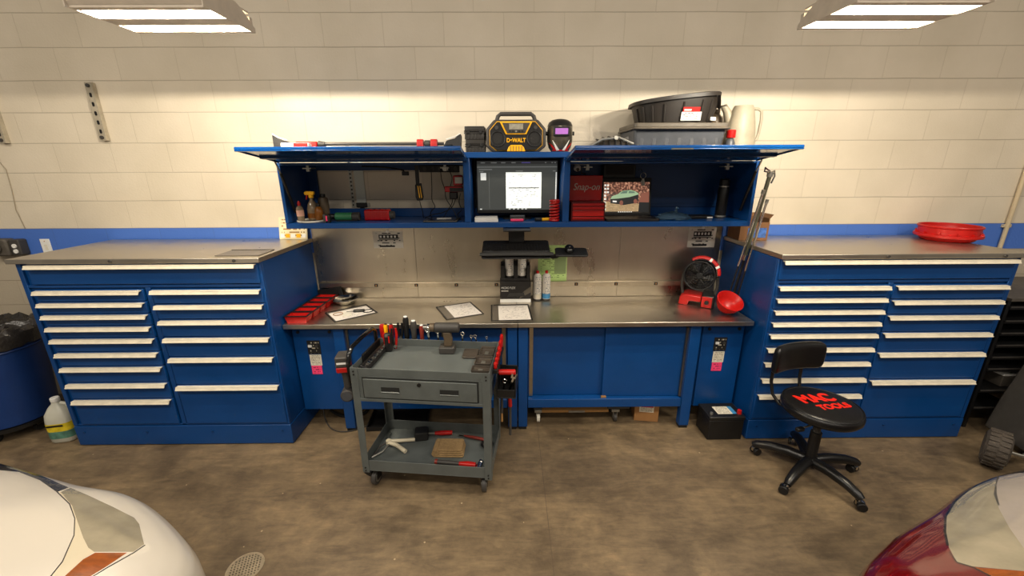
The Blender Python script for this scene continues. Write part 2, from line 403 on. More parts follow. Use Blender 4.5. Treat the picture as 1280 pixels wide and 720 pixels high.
def tool_cabinet(label, cx, bx0, bx1, wide, colL, colR, bolts, dz=0.0):
    t = thing('tool_cabinet', label, 'tool cabinet', (cx, 0, 0), 0, 'blue multi-drawer tool cabinets')
    w0, w1 = bx0 - cx, bx1 - cx
    b = MB().bx(w0, w1, -0.675, -0.02, 0.16, 1.303)
    b.bx(w0, w0 + 0.028, -0.69, -0.675, 0.16, 1.303).bx(w1 - 0.028, w1, -0.69, -0.675, 0.16, 1.303)
    b.bx(w0 + 0.028, w1 - 0.028, -0.688, -0.675, 1.148, 1.166)
    xm = (colL[1] + colR[0]) / 2
    b.bx(xm - 0.016, xm + 0.016, -0.688, -0.675, 0.16, 1.148)
    b.bx(w0 + 0.028, w1 - 0.028, -0.688, -0.675, 0.16, 0.172)
    b.build('body', 'blue', t, bevel=0.003)
    p = MB().bx(w0 - 0.002, w1 + 0.002, -0.692, -0.02, 0.006, 0.156)
    pl = p.build('plinth', 'blue', t, bevel=0.004)
    MB().bx(w0 + 0.01, w1 - 0.01, -0.682, -0.03, 0.0, 0.006).build('base_gap', 'black', pl)
    for x in (w0 + 0.06, (w0 + w1) / 2 - 0.25, (w0 + w1) / 2 + 0.2, w1 - 0.06):
        MB().cyl((x, -0.692, 0.11), (x, -0.697, 0.11), 0.007, n=10).build('bolt', 'blue_dark', pl)
    k = MB().bx(w0 - (0.024 if cx < 0 else 0.0), w1 + (0.010 if cx < 0 else 0.026), -0.716, -0.012, 1.306, 1.335)
    tp = k.build('worktop', 'steel', t, bevel=0.003)
    for x in bolts:
        MB().cyl((x, -0.716, 1.32), (x, -0.724, 1.32), 0.009, n=12).build('lock_screw', 'grey_dark', tp)
    make_drawer(t, wide[0], wide[1], 1.301, 1.172)
    for col, zz in ((colL, ZL), (colR, ZR)):
        for i, z in enumerate(zz):
            zt = z + 0.018 + dz; zb = (zz[i + 1] + 0.023 + dz) if i + 1 < len(zz) else 0.176
            make_drawer(t, col[0], col[1], zt, zb)
    return t
cabA = tool_cabinet('tall blue drawer cabinet beside the blue trash bin and the coolant jugs', -2.253, -2.998, -1.516, (-0.666, 0.713), (-0.670, -0.022), (0.046, 0.715), (-0.14, 0.60))
cabB = tool_cabinet('tall blue drawer cabinet behind the round black stool, red tub on its top', 2.412, 1.664, 3.172, (-0.727, 0.722), (-0.727, -0.030), (0.016, 0.714), (-0.10, 0.62), dz=-0.003)

# ------------------------------------------------------------------ workbenches
def workbench(label, s, xs):
    """s=+1 bench reaching right of the seam at x=0.058, s=-1 its mirror image."""
    t = thing('workbench', label, 'workbench', (0.058, 0, 0), 0, 'blue workbenches with sliding doors')
    def X(a, b):
        a, b = (a - 0.058) * s, (b - 0.058) * s
        return (min(a, b), max(a, b))
    x0, x1 = X(0.0592, xs)
    MB().bx(x0, x1, -0.585, -0.006, 0.818, 0.85).build('worktop', 'steel', t, bevel=0.003)
    for a, b in ((0.062, 0.128), (1.243, 1.315)):
        for y0, y1 in ((-0.555, -0.50), (-0.12, -0.065)):
            l0, l1 = X(a, b)
            lg = MB().bx(l0, l1, y0, y1, 0.022, 0.816).build('leg', 'blue', t, bevel=0.004)
            MB().bx(l0 + 0.006, l1 - 0.006, y0 + 0.004, y1 - 0.004, 0.0, 0.022).build('foot', 'black', lg)
    c0, c1 = X(0.132, 1.243)
    ca = MB().bx(c0, c1, -0.44, -0.13, 0.185, 0.19).bx(c0, c1, -0.14, -0.13, 0.185, 0.812).bx(c0, c0 + 0.012, -0.5, -0.13, 0.19, 0.812).bx(c1 - 0.012, c1, -0.5, -0.13, 0.19, 0.812)
    ca.bx(c0, c1, -0.545, -0.44, 0.176, 0.243).bx(c0, c1, -0.52, -0.44, 0.79, 0.812)
    ca.build('cabinet_carcass', 'blue', t, bevel=0.003)
    a, b = X(0.16, 0.69); d1 = MB().bx(a, b, -0.485, -0.468, 0.246, 0.79).build('sliding_door', 'blue', t, bevel=0.002)
    a, b = X(0.672, 1.235); d2 = MB().bx(a, b, -0.51, -0.492, 0.246, 0.79).build('sliding_door', 'blue', t, bevel=0.002)
    a, b = X(0.141, 0.167); MB().bx(a, b, -0.505, -0.486, 0.25, 0.786).build('door_pull', 'edge', d1)
    a, b = X(1.228, 1.252); MB().bx(a, b, -0.528, -0.511, 0.25, 0.786).build('door_pull', 'edge', d2)
    a, b = X(0.665, 0.70); MB().bx(a, b, -0.53, -0.511, 0.243, 0.252).build('latch', 'card', d2)
    return t
workbench('blue workbench holding the spray cans, fan and red bowl, cardboard box underneath', 1, 1.650)
workbench('blue workbench partly behind the grey cart, red trays and two document sleeves on top', -1, 1.6285)

# boxes that hang below the bench ends, with their stuck-on tags
M['tag_white'] = print_mat('tag_white', (214, 206, 186), (70, 60, 50), 9)
M['tag_pink'] = print_mat('tag_pink', (240, 66, 116), (120, 20, 50), 4, density=0.5, words=6)
M['tag_black'] = print_mat('tag_black', (18, 17, 16), (190, 180, 160), 5, density=0.56, words=7)
def reel_cabinet(label, x0, x1, tx):
    cx = (x0 + x1) / 2; t = thing('service_cabinet', label, 'cabinet', (cx, 0, 0), 0, 'blue service boxes under the bench ends')
    a, b = x0 - cx, x1 - cx
    MB().bx(a, b, -0.485, -0.13, 0.148, 0.812).build('body', 'blue', t, bevel=0.003)
    MB().bx(a + 0.003, b - 0.003, -0.50, -0.486, 0.15, 0.81).build('front_panel', 'blue', t, bevel=0.003)
    for x in (a + 0.045, b - 0.04):
        MB().cyl((x, -0.50, 0.765), (x, -0.508, 0.765), 0.011, n=12).build('screw', 'black', t)
    tx -= cx
    k = MB().bx(tx - 0.045, tx + 0.045, -0.504, -0.5005, 0.598, 0.70).build('switch_plate', 'tag_black', t, uv=(0, 2))
    MB().bx(tx - 0.036, tx - 0.012, -0.512, -0.504, 0.652, 0.668).build('switch', 'white', k)
    MB().cyl((tx + 0.022, -0.504, 0.66), (tx + 0.022, -0.514, 0.66), 0.010, n=12).build('knob', 'grey_dark', k)
    MB().bx(tx - 0.04, tx + 0.04, -0.5025, -0.5005, 0.508, 0.592).build('printed_tag', 'tag_white', t, uv=(0, 2))['label'] = 'white printed tag'
    MB().bx(tx - 0.038, tx + 0.034, -0.5032, -0.5005, 0.440, 0.506).build('pink_tag', 'tag_pink', t, uv=(0, 2))['label'] = 'bright pink tag'
reel_cabinet('blue box with tags hanging under the bench end, black battery below it', 1.352, 1.646, 1.488)
reel_cabinet('blue box with tags under the bench end nearest the red trays, loose cable below it', -1.508, -1.205, -1.368)

# ------------------------------------------------------------------ steel back panel and power strip
t = thing('back_panel', 'scuffed stainless steel panel on the wall between bench and overhead cabinet', 'wall panel', (0.055, 0, 0))
for a, b in ((-1.563, -0.78), (-0.779, 0.02), (0.021, 0.81), (0.811, 1.59)):
    MB().bx(a, b, -0.010, -0.002, 0.853, 1.458).build('steel_sheet', 'splash', t, bevel=0.001)
t = thing('power_strip', 'long metal power strip with square black sockets along the steel back panel', 'power strip', (0.055, -0.011, 0.963))
MB().bx(-1.55, 1.57, -0.028, 0.0, -0.02, 0.02).build('raceway', 'edge', t, bevel=0.003)
for k in range(9):
    x = -1.10 + 0.3155 * k
    o = MB().bx(x - 0.014, x + 0.014, -0.032, -0.028, -0.012, 0.012).build('socket', 'black', t, bevel=0.002)
    MB().bx(x - 0.004, x + 0.004, -0.0335, -0.032, -0.006, 0.006).build('socket_face', 'card', o)

# ------------------------------------------------------------------ overhead cabinet with two lifted lids
t = thing('overhead_cabinet', 'long blue wall cabinet with both lids open, computer screen in its middle bay', 'wall cabinet', (0.07, 0, 0))
def ox(*a): return [v - 0.07 for v in a]
XL, XR = -1.488, 1.632
SLOPE = R(8.0)
M['blue_gloss'] = P('cabinet_blue_gloss', (4, 60, 118), 0.16, coat=0.4, noise=(3.0, 0.10))
b = MB()
def ob(x0, x1, *r): b.bx(x0 - 0.07, x1 - 0.07, *r)
ob(XL, XR, -0.385, -0.012, 1.462, 1.497)                  # bottom shelf
ob(XL, XR, -0.02, -0.012, 1.497, 1.56)                    # rear lip
b.build('bottom_shelf', 'blue', t, bevel=0.003)
for xa, xb_, n in ((XL, XL + 0.022, 'side_panel'), (XR - 0.022, XR, 'side_panel')):
    MB().bx(xa - 0.07, xb_ - 0.07, -0.385, -0.012, 1.498, 1.884).build(n, 'blue', t, bevel=0.003)
for xa, xb_ in ((-0.292, -0.249), (0.360, 0.404)):
    MB().bx(xa - 0.07, xb_ - 0.07, -0.385, -0.012, 1.498, 1.909).build('divider', 'blue', t, bevel=0.003)
b = MB(); ob(-0.302, 0.414, -0.39, -0.012, 1.910, 1.945); b.build('top_panel', 'blue', t, bevel=0.003)
b = MB(); ob(0.405, XR - 0.022, -0.375, -0.012, 1.870, 1.884); b.build('top_panel', 'blue', t, bevel=0.003)
b = MB(); ob(XL + 0.022, -0.293, -0.364, -0.031, 1.871, 1.884); b.build('top_panel', 'blue', t, bevel=0.003)
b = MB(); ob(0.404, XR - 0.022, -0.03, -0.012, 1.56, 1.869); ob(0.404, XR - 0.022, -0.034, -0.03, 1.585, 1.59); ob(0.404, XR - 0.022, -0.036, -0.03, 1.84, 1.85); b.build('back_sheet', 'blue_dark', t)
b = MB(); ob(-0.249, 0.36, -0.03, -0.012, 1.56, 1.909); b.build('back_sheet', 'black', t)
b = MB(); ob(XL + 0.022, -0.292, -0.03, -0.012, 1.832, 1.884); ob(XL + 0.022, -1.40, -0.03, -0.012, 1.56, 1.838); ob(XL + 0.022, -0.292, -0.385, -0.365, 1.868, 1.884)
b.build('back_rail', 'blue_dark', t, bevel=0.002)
for x0, x1, w in ((-1.462, -0.252, 0), (0.360, 1.598, 1)):
    a, c = x0 - 0.07, x1 - 0.07
    LM = TR((0, -0.386, 1.886), rx=-SLOPE)
    lid = MB(LM).bx(a, c, -0.44, -0.002, 0.0, 0.016).bx(a, c, -0.44, -0.425, -0.008, 0.0).bx(a, a + 0.010, -0.425, -0.02, -0.006, 0.0).bx(c - 0.010, c, -0.425, -0.02, -0.006, 0.0).build('lid', 'blue_gloss', t, bevel=0.003)
    lid['label'] = 'blue lid swung up and open'
    MB(LM).bx(a + 0.012, c - 0.012, -0.235, -0.20, -0.012, -0.0005).build('stiffener', 'blue_dark', lid)
    m = (a + c) / 2
    if w: MB(LM).bx(m - 0.10, m + 0.02, -0.4405, -0.4395, -0.007, 0.0).build('catch', 'chrome', lid)
    else: MB(LM).bx(m - 0.02, m + 0.08, -0.42, -0.39, -0.010, -0.001).build('catch', 'chrome', lid)
    for x in (a + 0.16, c - 0.16):
        MB().bx(x - 0.028, x + 0.028, -0.372, -0.30, 1.846, 1.853).bx(x - 0.010, x + 0.010, -0.36, -0.34, 1.83, 1.846).bx(x - 0.008, x + 0.008, -0.36, -0.345, 1.853, 1.868).build('hinge', 'zinc', lid)
for x in (XL + 0.036, XR - 0.036):
    st = MB().cyl((x - 0.07, -0.30, 1.56), (x - 0.07, -0.415, 1.82), 0.009, n=10).build('gas_strut', 'black', t)
    MB().cyl((x - 0.07, -0.415, 1.82), (x - 0.07, -0.458, 1.89), 0.005, n=8).build('strut_rod', 'zinc', st)

# ------------------------------------------------------------------ lights hanging over the two cabinets
M['tube'] = glow('lit_diffuser', (255, 240, 205), 9.0)
M['housing'] = P('lamp_housing', (196, 184, 168), 0.45, noise=(20, 0.1))
def work_light(label, x0, x1, dy):
    cx = (x0 + x1) / 2; hw = (x1 - x0) / 2
    t = thing('hanging_light', label, 'ceiling light', (cx, dy, 2.44), 0, 'twin-strip hanging work lights')
    ys = ((-1.300, -1.205), (-1.122, -1.037))
    ya, yb = -1.33, -1.015
    h = MB()
    # bottom face as a frame around two openings, sloped shell above
    h.bx(-hw - 0.005, hw + 0.005, ya, ys[0][0], 0.0, 0.008).bx(-hw - 0.005, hw + 0.005, ys[0][1], ys[1][0], 0.0, 0.008).bx(-hw - 0.005, hw + 0.005, ys[1][1], yb, 0.0, 0.008)
    h.loft([[(-hw - 0.005, ya, 0.009), (hw + 0.005, ya, 0.009), (hw + 0.005, ya - 0.012, 0.03), (-hw - 0.005, ya - 0.012, 0.03)], [(-hw - 0.005, ya + 0.02, 0.009), (hw + 0.005, ya + 0.02, 0.009), (hw + 0.005, ya + 0.02, 0.075), (-hw - 0.005, ya + 0.02, 0.075)]])
    h.bx(-hw - 0.005, hw + 0.005, ya + 0.02, yb - 0.02, 0.07, 0.078)
    h.bx(-hw - 0.005, hw + 0.005, yb - 0.02, yb, 0.008, 0.06)
    h.build('housing', 'housing', t, smooth=0)
    for sx in (-1, 1):
        x = sx * (hw + 0.008)
        MB().prism([(ya - 0.012, 0.0), (yb + 0.005, 0.0), (yb + 0.005, 0.02), (yb - 0.06, 0.06), (yb - 0.11, 0.085), (ya + 0.09, 0.085), (ya - 0.012, 0.04)], 'x', x - 0.002, x + 0.002).build('end_cap', 'housing', t, smooth=0)
        MB().cyl((x * 0.8, (ya + yb) / 2, 0.08), (x * 0.8, (ya + yb) / 2, 2.1), 0.002, n=5).build('hanging_wire', 'zinc', t)
    for a, b_ in ys:
        MB().bx(-hw, hw, a, b_, 0.016, 0.020).build('diffuser', 'tube', t)
        MB().bx(-hw - 0.002, hw + 0.002, a - 0.003, a - 0.0002, 0.003, 0.022).bx(-hw - 0.002, hw + 0.002, b_ + 0.0002, b_ + 0.003, 0.003, 0.022).build('trough_side', 'housing', t)
        for sx in (-1, 1): MB().bx(sx * hw - 0.002, sx * hw + 0.002, a, b_, 0.004, 0.020).build('trough_end', 'housing', t)
        for k in (-0.3, 0.0, 0.3):
            l = bpy.data.lights.new('strip_lamp', 'POINT'); l.energy = 14.5; l.color = (1.0, 0.90, 0.74); l.shadow_soft_size = 0.0015
            lo = bpy.data.objects.new('strip_lamp', l); COL.objects.link(lo); lo.parent = t; lo.location = (k * 2 * hw * 0.95, (a + b_) / 2, 0.0042)
work_light('lit twin-strip work light hanging above the cabinet with the trash bin', -1.652, -1.152, 0.0)
work_light('lit twin-strip work light hanging above the cabinet with the red tub', 1.315, 1.815, -0.035)
def area(name, loc, sx, sy, e, col, rot=(0, 0, 0)):
    l = bpy.data.lights.new(name, 'AREA'); l.shape = 'RECTANGLE'; l.size = sx; l.size_y = sy; l.energy = e; l.color = col
    o = bpy.data.objects.new(name, l); COL.objects.link(o); o.location = loc; o.rotation_euler = rot
for x, y in ((-3.4, -3.6), (0.0, -3.9), (3.4, -3.6), (-2.0, -7.0), (2.0, -7.0)):
    area('shop_ceiling_lamp', (x, y, 4.4), 1.3, 0.5, 88, (1.0, 0.905, 0.77))
w = bpy.data.worlds.new('world'); S.world = w; w.use_nodes = True
w.node_tree.nodes['Background'].inputs[0].default_value = (1.0, 0.90, 0.77, 1); w.node_tree.nodes['Background'].inputs[1].default_value = 0.22
S.view_settings.view_transform = 'Standard'; S.view_settings.look = 'None'; S.view_settings.gamma = 1; S.view_settings.exposure = 0.0
S.view_settings.use_curve_mapping = False

# ================================================================== things on top of the overhead cabinet
TOP = 1.9455          # cabinet top
BAY = 1.8845          # top of the lower side bays
def on_lid(y): return 1.886 + (-0.386 - y) * math.tan(SLOPE) + 0.016 / math.cos(SLOPE) + 0.0005
# under-bonnet light bar lying on the lid
t = thing('light_bar', 'long thin under-bonnet light bar with black hooks and red clamps on the open lid', 'work light', (-0.772, -0.735, on_lid(-0.735)), rot=(-SLOPE, 0, 0))
t.scale = (0.835, 1, 1)
MB().tube([(-0.50, 0, 0.028), (0.50, 0, 0.026)], 0.0085, 10).build('bar', 'grey_dark', t)
for s in (-1, 1):
    hk = MB().prism([(s * 0.50, 0.012), (s * 0.52, 0.04), (s * 0.575, 0.052), (s * 0.605, 0.075), (s * 0.618, 0.072), (s * 0.612, 0.0), (s * 0.575, 0.0), (s * 0.555, 0.016)], 'y', -0.022, 0.022).build('hook', 'black', t, bevel=0.003)
    hk['label'] = 'black end hook'
    MB().tube([(s * 0.52, -0.0235, 0.045), (s * 0.575, -0.0235, 0.058), (s * 0.612, -0.0235, 0.076)], 0.0035, 6).build('pale_trim', 'white', hk)
MB().bx(-0.475, -0.33, -0.018, 0.02, 0.005, 0.04).build('battery_end', 'red', t, bevel=0.008)['label'] = 'red battery end'
MB().cyl((-0.325, 0, 0.026), (-0.285, 0, 0.026), 0.019, 0.013, n=14).build('switch_collar', 'grey_dark', t)
for x in (0.345, 0.435):
    MB().rbox(x - 0.022, x + 0.022, -0.02, 0.02, 0.0, 0.05, 0.012, 'x').build('clamp', 'red', t, bevel=0.004)
MB().cyl((0.375, 0, 0.026), (0.408, 0, 0.026), 0.02, n=14).build('clamp_knob', 'grey_dark', t)
t = thing('battery_charger_packet', 'white and red blister packet lying in front of the light bar', 'packet', (-1.13, -0.785, on_lid(-0.785)), rot=(-SLOPE, 0, 0))
MB().bx(-0.09, 0.06, -0.02, 0.02, 0, 0.022).build('card', 'white', t, bevel=0.004)
MB().bx(-0.02, 0.055, -0.0215, -0.02, 0.002, 0.02).build('red_band', 'red', t)

# dark tool cases stacked beside the radio
M['case_black'] = P('case_black', (40, 37, 34), 0.5)
def tool_case(label, z, rz):
    t = thing('tool_case', label, 'tool case', (-0.215, -0.22, z), rz, 'black cases stacked beside the radio')
    b = MB().rbox(-0.064, 0.064, -0.088, 0.088, 0.0, 0.034, 0.01).rbox(-0.068, 0.068, -0.092, 0.092, 0.034, 0.043, 0.01)
    for k in range(6): b.bx(-0.058 + 0.0215 * k, -0.050 + 0.0215 * k, -0.091, -0.088, 0.004, 0.034)
    b.build('base', 'case_black', t, bevel=0.003)
    b = MB().rbox(-0.068, 0.068, -0.092, 0.092, 0.046, 0.054, 0.01).rbox(-0.064, 0.064, -0.088, 0.088, 0.054, 0.08, 0.01)
    b.build('lid', 'case_black', t, bevel=0.003)
    for x in (-0.04, 0.04):
        MB().bx(x - 0.008, x + 0.008, -0.097, -0.0925, 0.034, 0.056).build('latch', 'black', t, bevel=0.002)
tool_case('black ribbed tool case under another, left of the yellow and black radio', TOP, 0.02)
tool_case('black ribbed tool case topmost of its stack, left of the yellow and black radio', TOP + 0.081, -0.03)

# jobsite radio
def octo(w, h, c, cz=0.0, tw=0):
    return [(-w + c, cz), (w - c, cz), (w, cz + c * 0.8), (w + tw, cz + h - c * 1.3), (w - c * 1.2, cz + h), (-w + c * 1.2, cz + h), (-w - tw, cz + h - c * 1.3), (-w, cz + c * 0.8)]
t = thing('jobsite_radio', 'black and yellow jobsite radio with a carrying handle on the cabinet top', 'radio', (0.053, -0.25, TOP))
MB().prism(octo(0.196, 0.20, 0.045), 'y', -0.06, 0.10).build('casing', 'grey_dark', t, bevel=0.012, seg=3)
MB().prism(octo(0.172, 0.178, 0.04, 0.010), 'y', -0.072, -0.058).build('trim_frame', 'yellow', t, bevel=0.003)
f = MB().prism(octo(0.169, 0.171, 0.039, 0.0125), 'y', -0.078, -0.06).build('front_grille', 'black', t, bevel=0.003)
for s in (-1, 1):
    MB().torus((s * 0.118, -0.079, 0.08), 0.046, 0.004, 'y').build('speaker_ring', 'black', f)
    MB().cyl((s * 0.118, -0.078, 0.08), (s * 0.118, -0.0805, 0.08), 0.03, n=20).build('speaker_mesh', 'rubber', f)
    MB().cyl((s * 0.125, -0.078, 0.150), (s * 0.125, -0.084, 0.150), 0.012, n=14).build('knob', 'grey_dark', t)
MB().prism([(-0.105, 0.185), (0.105, 0.185), (0.066, 0.108), (-0.066, 0.108)], 'y', -0.084, -0.06).build('display_frame', 'yellow', t, bevel=0.003)
d = MB().prism([(-0.090, 0.178), (0.090, 0.178), (0.058, 0.114), (-0.058, 0.114)], 'y', -0.088, -0.07).build('display_panel', 'grey_dark', t, bevel=0.003)
M['lcd'] = P('lcd', (150, 146, 132), 0.12, noise=(60, 0.4))
MB().bx(-0.045, 0.045, -0.0905, -0.088, 0.138, 0.172).build('screen', 'lcd', d)
for k in range(5): MB().cyl((-0.04 + 0.02 * k, -0.088, 0.126), (-0.04 + 0.02 * k, -0.092, 0.126), 0.006, n=10).build('button', 'zinc' if k == 2 else 'black', d)
letters('lettering', 'DeWALT', 0.036, 'yellow', t, TR((0, -0.080, 0.072), rx=PI / 2), 0.0015, sx=0.86, bold=0.001)
lg = MB().prism([(-0.06, 0.004), (0.06, 0.004), (0.05, 0.03), (0.035, 0.044), (-0.035, 0.044), (-0.05, 0.03)], 'y', -0.090, -0.06).build('bottom_grip', 'yellow', t, bevel=0.003)
for k in range(5): MB().bx(-0.036 + 0.018 * k - 0.0025, -0.036 + 0.018 * k + 0.0025, -0.0915, -0.09, 0.006, 0.036).build('grip_rib', 'card', lg)
MB().tube([(-0.128, 0.01, 0.190), (-0.118, 0.01, 0.225), (-0.10, 0.01, 0.240), (0.10, 0.01, 0.240), (0.118, 0.01, 0.225), (0.128, 0.01, 0.190)], 0.0135, 10).build('carrying_handle', 'grey_dark', t)

# welding helmet
t = thing('welding_helmet', 'glossy black welding helmet with purple lens and red and white flame pattern', 'helmet', (0.345, -0.24, TOP))
M['helmet'] = P('helmet_shell', (96, 90, 78), 0.2, 0.6, coat=0.6)
rings = []
for z, rx, ry, yo in ((0.004, 0.058, 0.045, -0.022), (0.03, 0.075, 0.07, -0.014), (0.07, 0.084, 0.088, -0.004), (0.12, 0.085, 0.092, 0), (0.16, 0.082, 0.09, 0.0), (0.185, 0.072, 0.08, 0.004), (0.200, 0.05, 0.058, 0.008), (0.207, 0.018, 0.022, 0.01)):
    rings.append([(rx * math.cos(2 * PI * i / 32), yo + ry * math.sin(2 * PI * i / 32), z) for i in range(32)])
MB().loft(rings).build('shell', 'helmet', t, smooth=60)
MB().loft([[(p[0] * 1.02, p[1] * 1.03, p[2] + 0.002) for p in r_] for r_ in rings[4:]]).build('brow', 'black', t, smooth=60)
MB().rbox(-0.052, 0.052, -0.101, -0.06, 0.096, 0.156, 0.008, 'y').build('lens_frame', 'black', t, bevel=0.004)
M['purple'] = P('purple_lens', (178, 116, 206), 0.15, coat=0.4)
MB().rbox(-0.041, 0.041, -0.104, -0.09, 0.108, 0.144, 0.003, 'y').build('lens', 'purple', t)['label'] = 'purple lens'
for s in (-1, 1):
    k = MB().cyl((s * 0.078, 0.02, 0.12), (s * 0.098, 0.02, 0.12), 0.013, n=14).build('headgear_knob', 'black', t)
    for (a, b_), mt, nm in ((((0.018, 0.012), (0.055, 0.075)), 'white', 'white_flame'), (((0.032, 0.012), (0.074, 0.06)), 'red', 'red_flame')):
        def onshell(x, z):
            if z < 0.03: tt = (z - 0.004) / 0.026; rx, ry, yo = 0.058 + 0.017 * tt, 0.045 + 0.025 * tt, -0.022 + 0.008 * tt
            else: tt = min(1.0, (z - 0.03) / 0.04); rx, ry, yo = 0.075 + 0.009 * tt, 0.07 + 0.018 * tt, -0.014 + 0.010 * tt
            return (x, yo - ry * math.sqrt(max(0.02, 1 - (x / (rx * 1.0)) ** 2)) - 0.0025, z)
        fl = MB()
        L_ = [onshell(s * (a[0] + (b_[0] - a[0]) * q - 0.009 * (1 - q)), a[1] + (b_[1] - a[1]) * q) for q in (0, .25, .5, .75, 1)]
        Q_ = [onshell(s * (a[0] + (b_[0] - a[0]) * q + 0.009 * (1 - q)), a[1] + (b_[1] - a[1]) * q - 0.004) for q in (0, .25, .5, .75, 1)]
        fl.loft([L_, Q_, [(p[0], p[1] + 0.004, p[2]) for p in Q_], [(p[0], p[1] + 0.004, p[2]) for p in L_]], cap=False, closed=False)
        fl.build(nm, mt, t)
MB().tube([(0.056 * math.cos(a), -0.022 + 0.046 * math.sin(a), 0.012) for a in [PI + PI * k / 12 for k in range(13)]], 0.006, 6).build('red_rim', 'red', t)

# loose black headlamp housing
t = thing('headlamp_unit', 'dusty black headlamp housing lying between the helmet and the storage tote', 'car part', (0.60, -0.56, on_lid(-0.56)), rot=(-SLOPE, 0, 0.05))
M['dusty'] = P('dusty_black', (52, 47, 42), 0.4, noise=(50, 0.5), bump=(60, 0.3))
rings = []
for x, h, d in ((-0.155, 0.012, 0.03), (-0.12, 0.045, 0.06), (-0.05, 0.075, 0.085), (0.03, 0.085, 0.09), (0.10, 0.07, 0.08), (0.145, 0.03, 0.05), (0.158, 0.012, 0.03)):
    rings.append([(x, d * math.cos(PI * k / 10), max(0.001, h * math.sin(PI * k / 10) ** 0.8)) for k in range(11)] )
MB().loft(rings).build('shell', 'dusty', t, smooth=50)
for k in range(6):
    x = -0.10 + 0.035 * k; h = 0.055 + 0.028 * math.sin(PI * (k + 1) / 7)
    MB().tube([(x, -0.085, 0.006), (x + 0.012, -0.09, 0.03), (x + 0.022, -0.055, h), (x + 0.026, -0.01, h + 0.012)], 0.006, 6).build('rib', 'black', t)
MB().tube([(-0.14, -0.06, 0.02), (-0.06, -0.08, 0.066), (0.04, -0.08, 0.076), (0.13, -0.06, 0.045)], 0.007, 8).build('chrome_trim', 'zinc', t)
MB().cyl((0.02, -0.07, 0.07), (0.02, -0.09, 0.074), 0.012, n=14).build('bulb_socket', 'zinc', t)
MB().prism([(0.085, 0.08), (0.118, 0.098), (0.122, 0.075)], 'y', -0.01, 0.01).build('mount_tab', 'grey_dark', t)

# grey storage tote lying on its lid
M['label_silver'] = P('silver_print', (196, 186, 176), 0.4)
M['jug_cream'] = P('jug_cream', (168, 158, 136), 0.45, noise=(8, 0.2))
M['tote'] = P('tote_plastic', (74, 76, 80), 0.35, noise=(15, 0.2))
M['tote_lid'] = P('tote_lid', (96, 88, 76), 0.45, noise=(15, 0.25))
t = thing('storage_tote', 'grey plastic storage tote under the black tub', 'storage box', (1.09, -0.215, BAY + 0.0005))
MB().loft([[(x, y, z) for x, y in ((-0.27 - e, -0.155 - e * .8), (0.27 + e, -0.155 - e * .8), (0.27 + e, 0.17 + e * .4), (-0.27 - e, 0.17 + e * .4))] for z, e in ((0.0, 0.0), (0.20, 0.025))]).build('body', 'tote', t, bevel=0.02, seg=3)
l = MB().rbox(-0.303, 0.303, -0.203, 0.188, 0.201, 0.228, 0.03)
l.rbox(-0.309, 0.309, -0.209, 0.194, 0.190, 0.203, 0.03)
l.build('lid', 'tote_lid', t, bevel=0.005)
for k in range(7): MB().bx(-0.24 + 0.08 * k - 0.012, -0.24 + 0.08 * k + 0.012, -0.169, -0.155, 0.012, 0.15).build('rib', 'tote', t, bevel=0.003)

# black tub on the tote
M['tub'] = P('tub_black', (40, 35, 30), 0.45, noise=(14, 0.2))
t = thing('drain_tub', 'large black oval tub with a pouring notch, white and red label, on the tote', 'tub', (1.09, -0.22, BAY + 0.2295), 0.0)
def oval(rx, ry, z, tilt=0.0, notch=0.0, n=56):
    o = []
    for i in range(n):
        a = 2 * PI * i / n; c, s = math.cos(a), math.sin(a)
        x = rx * math.copysign(abs(c) ** 0.72, c); y = ry * math.copysign(abs(s) ** 0.72, s)
        zz = z + tilt * x
        if notch:
            q = max(0.0, 1 - abs((a if a < PI else a - 2 * PI) + 0.35) / 0.28); zz -= notch * q ** 0.7
        o.append((x, y, zz))
    return o
sb = MB().loft([oval(0.228, 0.165, 0.0), oval(0.232, 0.168, 0.012), oval(0.262, 0.19, 0.150, 0.10, 0.085), oval(0.257, 0.185, 0.150, 0.10, 0.085), oval(0.225, 0.162, 0.012)])
sb.build('body', 'tub', t, smooth=50)
rim = MB()
pts = oval(0.272, 0.199, 0.154, 0.10, 0.085)
rim.loft2([[Vector(p) + Vector((0, 0, dz)) + (Vector((p[0], p[1], 0)).normalized() * dr) for dr, dz in ((-0.010, 0.010), (0.008, 0.006), (0.011, -0.016), (0.003, -0.014), (-0.010, -0.002))] for p in pts + pts[:1]])
rim.build('rim', 'tub', t, smooth=60)
for k in range(9):
    a = PI + PI * (k + 0.5) / 9
    c, s = math.cos(a), math.sin(a); ex = lambda q, r: r * math.copysign(abs(q) ** 0.72, q)
    MB().cyl((ex(c, 0.236), ex(s, 0.171), 0.008), (ex(c, 0.258), ex(s, 0.187), 0.12 + 0.1 * ex(c, 0.258)), 0.006, n=6).build('rib', 'tub', t)
M['label_txt'] = print_mat('tub_label', (226, 222, 210), (60, 60, 60), 5, density=0.5, words=12)
lb = MB(TR((0.05, -0.1835, 0.05), rx=R(9))).bx(-0.062, 0.062, -0.003, 0.0, -0.038, 0.012).build('white_label', 'label_txt', t, uv=(0, 2))
MB(TR((0.05, -0.1835, 0.05), rx=R(9))).bx(-0.056, 0.05, -0.0032, 0.0, 0.012, 0.04).build('red_label', 'red', t)
MB(TR((0.05, -0.1835, 0.05), rx=R(9))).bx(-0.048, -0.004, -0.0038, -0.0033, 0.018, 0.028).build('label_print', 'label_txt', t, uv=(0, 2))
MB(TR((0.20, -0.158, 0.022), rz=R(24))).bx(-0.022, 0.022, -0.004, 0.0, -0.008, 0.012).build('price_sticker', 'white', t)
